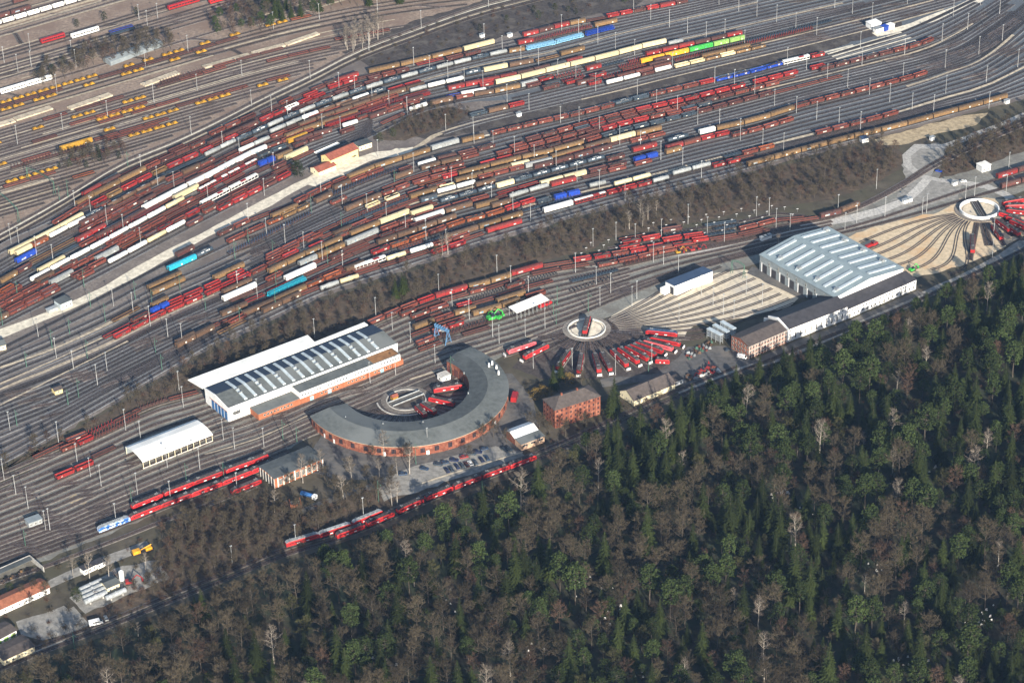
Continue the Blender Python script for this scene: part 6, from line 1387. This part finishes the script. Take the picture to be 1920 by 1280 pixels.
# the rest of the strip reads as one thicket: one object
def merged(name, items, leafm, barkm):
    V = []; F = []; MI = []; nv = 0
    for me, mi, mtx in items:
        n = len(me.vertices); co = np.empty(n*3, np.float32); me.vertices.foreach_get('co', co); co = co.reshape(-1, 3) @ np.array(mtx.to_3x3(), np.float32).T + np.array(mtx.translation, np.float32)
        lt = np.empty(len(me.polygons), np.int32); me.polygons.foreach_get('loop_total', lt); vi = np.empty(len(me.loops), np.int32); me.loops.foreach_get('vertex_index', vi)
        V.append(co); F.append((vi+nv, lt)); MI.append(np.full(len(lt), mi, np.int32)); nv += n
    co = np.concatenate(V); vi = np.concatenate([f[0] for f in F]); lt = np.concatenate([f[1] for f in F]); me = bpy.data.meshes.new(name)
    me.vertices.add(len(co)); me.vertices.foreach_set('co', co.ravel()); me.loops.add(len(vi)); me.loops.foreach_set('vertex_index', vi); me.polygons.add(len(lt))
    ls = np.concatenate([[0], np.cumsum(lt)[:-1]]).astype(np.int32); me.polygons.foreach_set('loop_start', ls)
    for m in (barkm, *leafm): me.materials.append(m)
    me.polygons.foreach_set('material_index', np.concatenate(MI)); me.update(calc_edges=True); me.validate(); return put(name, me, kind='stuff')
it = []
for p, k, s, w, x, y in rest:
    st = STK[k]; t_, c_, H = st[rt.randrange(len(st))]; m = Matrix.Translation(p) @ Matrix.Rotation(rt.uniform(0, 6.28), 4, 'Z') @ Matrix.Diagonal((s, s, s, 1)); it += [(t_, 0, m), (c_, {'bare':1,'red':2,'spruce':3,'pine':4}.get(k, 1), m)]
if it: o = merged('thicket', it, (M('twig'), M('redtwig'), M('spruceneedle'), M('pineneedle')), M('bark')); o['label'] = 'thicket of bare young trees filling the wooded strip'
# undergrowth: one object of small shrubs
it = []
for P_, d_, sd in ((STRIP, 4.2, 31), (EMB, 4.5, 32), ([(-80,1240),(110,1186),(250,1118),(420,1068),(640,992),(720,960),(720,968),(640,1000),(420,1080),(210,1164),(-80,1270)], 5, 33), (FOREST, 8.5, 34), ([(735,242),(780,212),(850,204),(880,214),(830,242),(770,258)], 4, 35), ([(660,112),(768,60),(900,24),(1000,0),(1180,-10),(1060,36),(930,66),(800,96),(700,120)], 9, 36), ([(1765,330),(1780,296),(1850,250),(1960,205),(1960,262),(1880,295),(1830,316)], 4.5, 37), ([(300,975),(430,920),(500,925),(640,950),(560,1000),(330,1050)], 5, 38), ([(-60,1130),(140,1050),(300,1000),(330,1040),(170,1165),(60,1232),(-60,1262)], 9, 39), ([(1080,735),(1150,760),(1240,745),(1150,800),(1030,830),(1000,800)], 6, 40), ([(980,720),(1060,715),(1110,712),(1000,745)], 6, 41)):
    for p in scatter(P_, d_, sd, 40000):
        if any((p.x-a)**2+(p.y-b)**2 < 16 for a, b in KEEPXY): continue
        t_, c_, H = SHRUB[rt.randrange(3)]; s = rt.uniform(.5,1.25); m = Matrix.Translation(p) @ Matrix.Rotation(rt.uniform(0, 6.28), 4, 'Z') @ Matrix.Diagonal((s, s, s*.8, 1)); it.append((c_, 0 if rt.random() < .6 else 1, m))
o = merged('undergrowth', it, (M('redtwig'),), M('twig')); o['label'] = 'low brown undergrowth beneath the trees'
# gravestones among the trees of the cemetery
b = MB(); b.box(-.5,.5,-.12,.12,.25,1.35); b.box(-.7,.7,-.3,.3,0,.249); GS = b.mesh('gravestone', M('stone')); rg = random.Random(17); n = 0
for cx, cy, m, sx, sy in ((1472,925,9,14,8),(1662,1063,12,26,12),(1850,1158,12,30,20),(1700,1240,10,40,14),(1110,1095,8,60,30),(1160,1150,7,40,24),(845,1125,4,14,20),(1200,1258,5,24,10),(1500,960,5,30,20),(1760,880,6,40,12),(1340,1010,4,50,30),(1000,1215,4,30,20),(1880,1060,5,20,30),(700,1240,3,40,20)):
    for i in range(m):
        n += 1; p = G(cx+rg.gauss(0, sx*.55), cy+rg.gauss(0, sy*.55)); put('gravestone', GS, None, p, rg.uniform(-.5,.5), rg.uniform(.6,1.0), label=f"small pale gravestone among the forest trees, {ordn(n)} of the scattered plots", category='gravestone', group='gravestones in the forest cemetery')
# ---------------------------------------------------------------- thin bluish winter haze over the whole place
b = MB(); b.box(-1390,1390,-1480,2190,-1,830); hm = bpy.data.materials.new('haze'); hm.use_nodes = True; hn = hm.node_tree
hn.nodes.remove(hn.nodes['Principled BSDF']); v = hn.nodes.new('ShaderNodeVolumePrincipled'); v.inputs['Color'].default_value = (.33,.57,1,1); v.inputs['Density'].default_value = .000021; v.inputs['Anisotropy'].default_value = 0.0
hn.links.new(v.outputs[0], hn.nodes['Material Output'].inputs['Volume']); o = b.obj('haze', hm, kind='stuff')
print('TREES', len(final), nk, 'rest', len(rest))
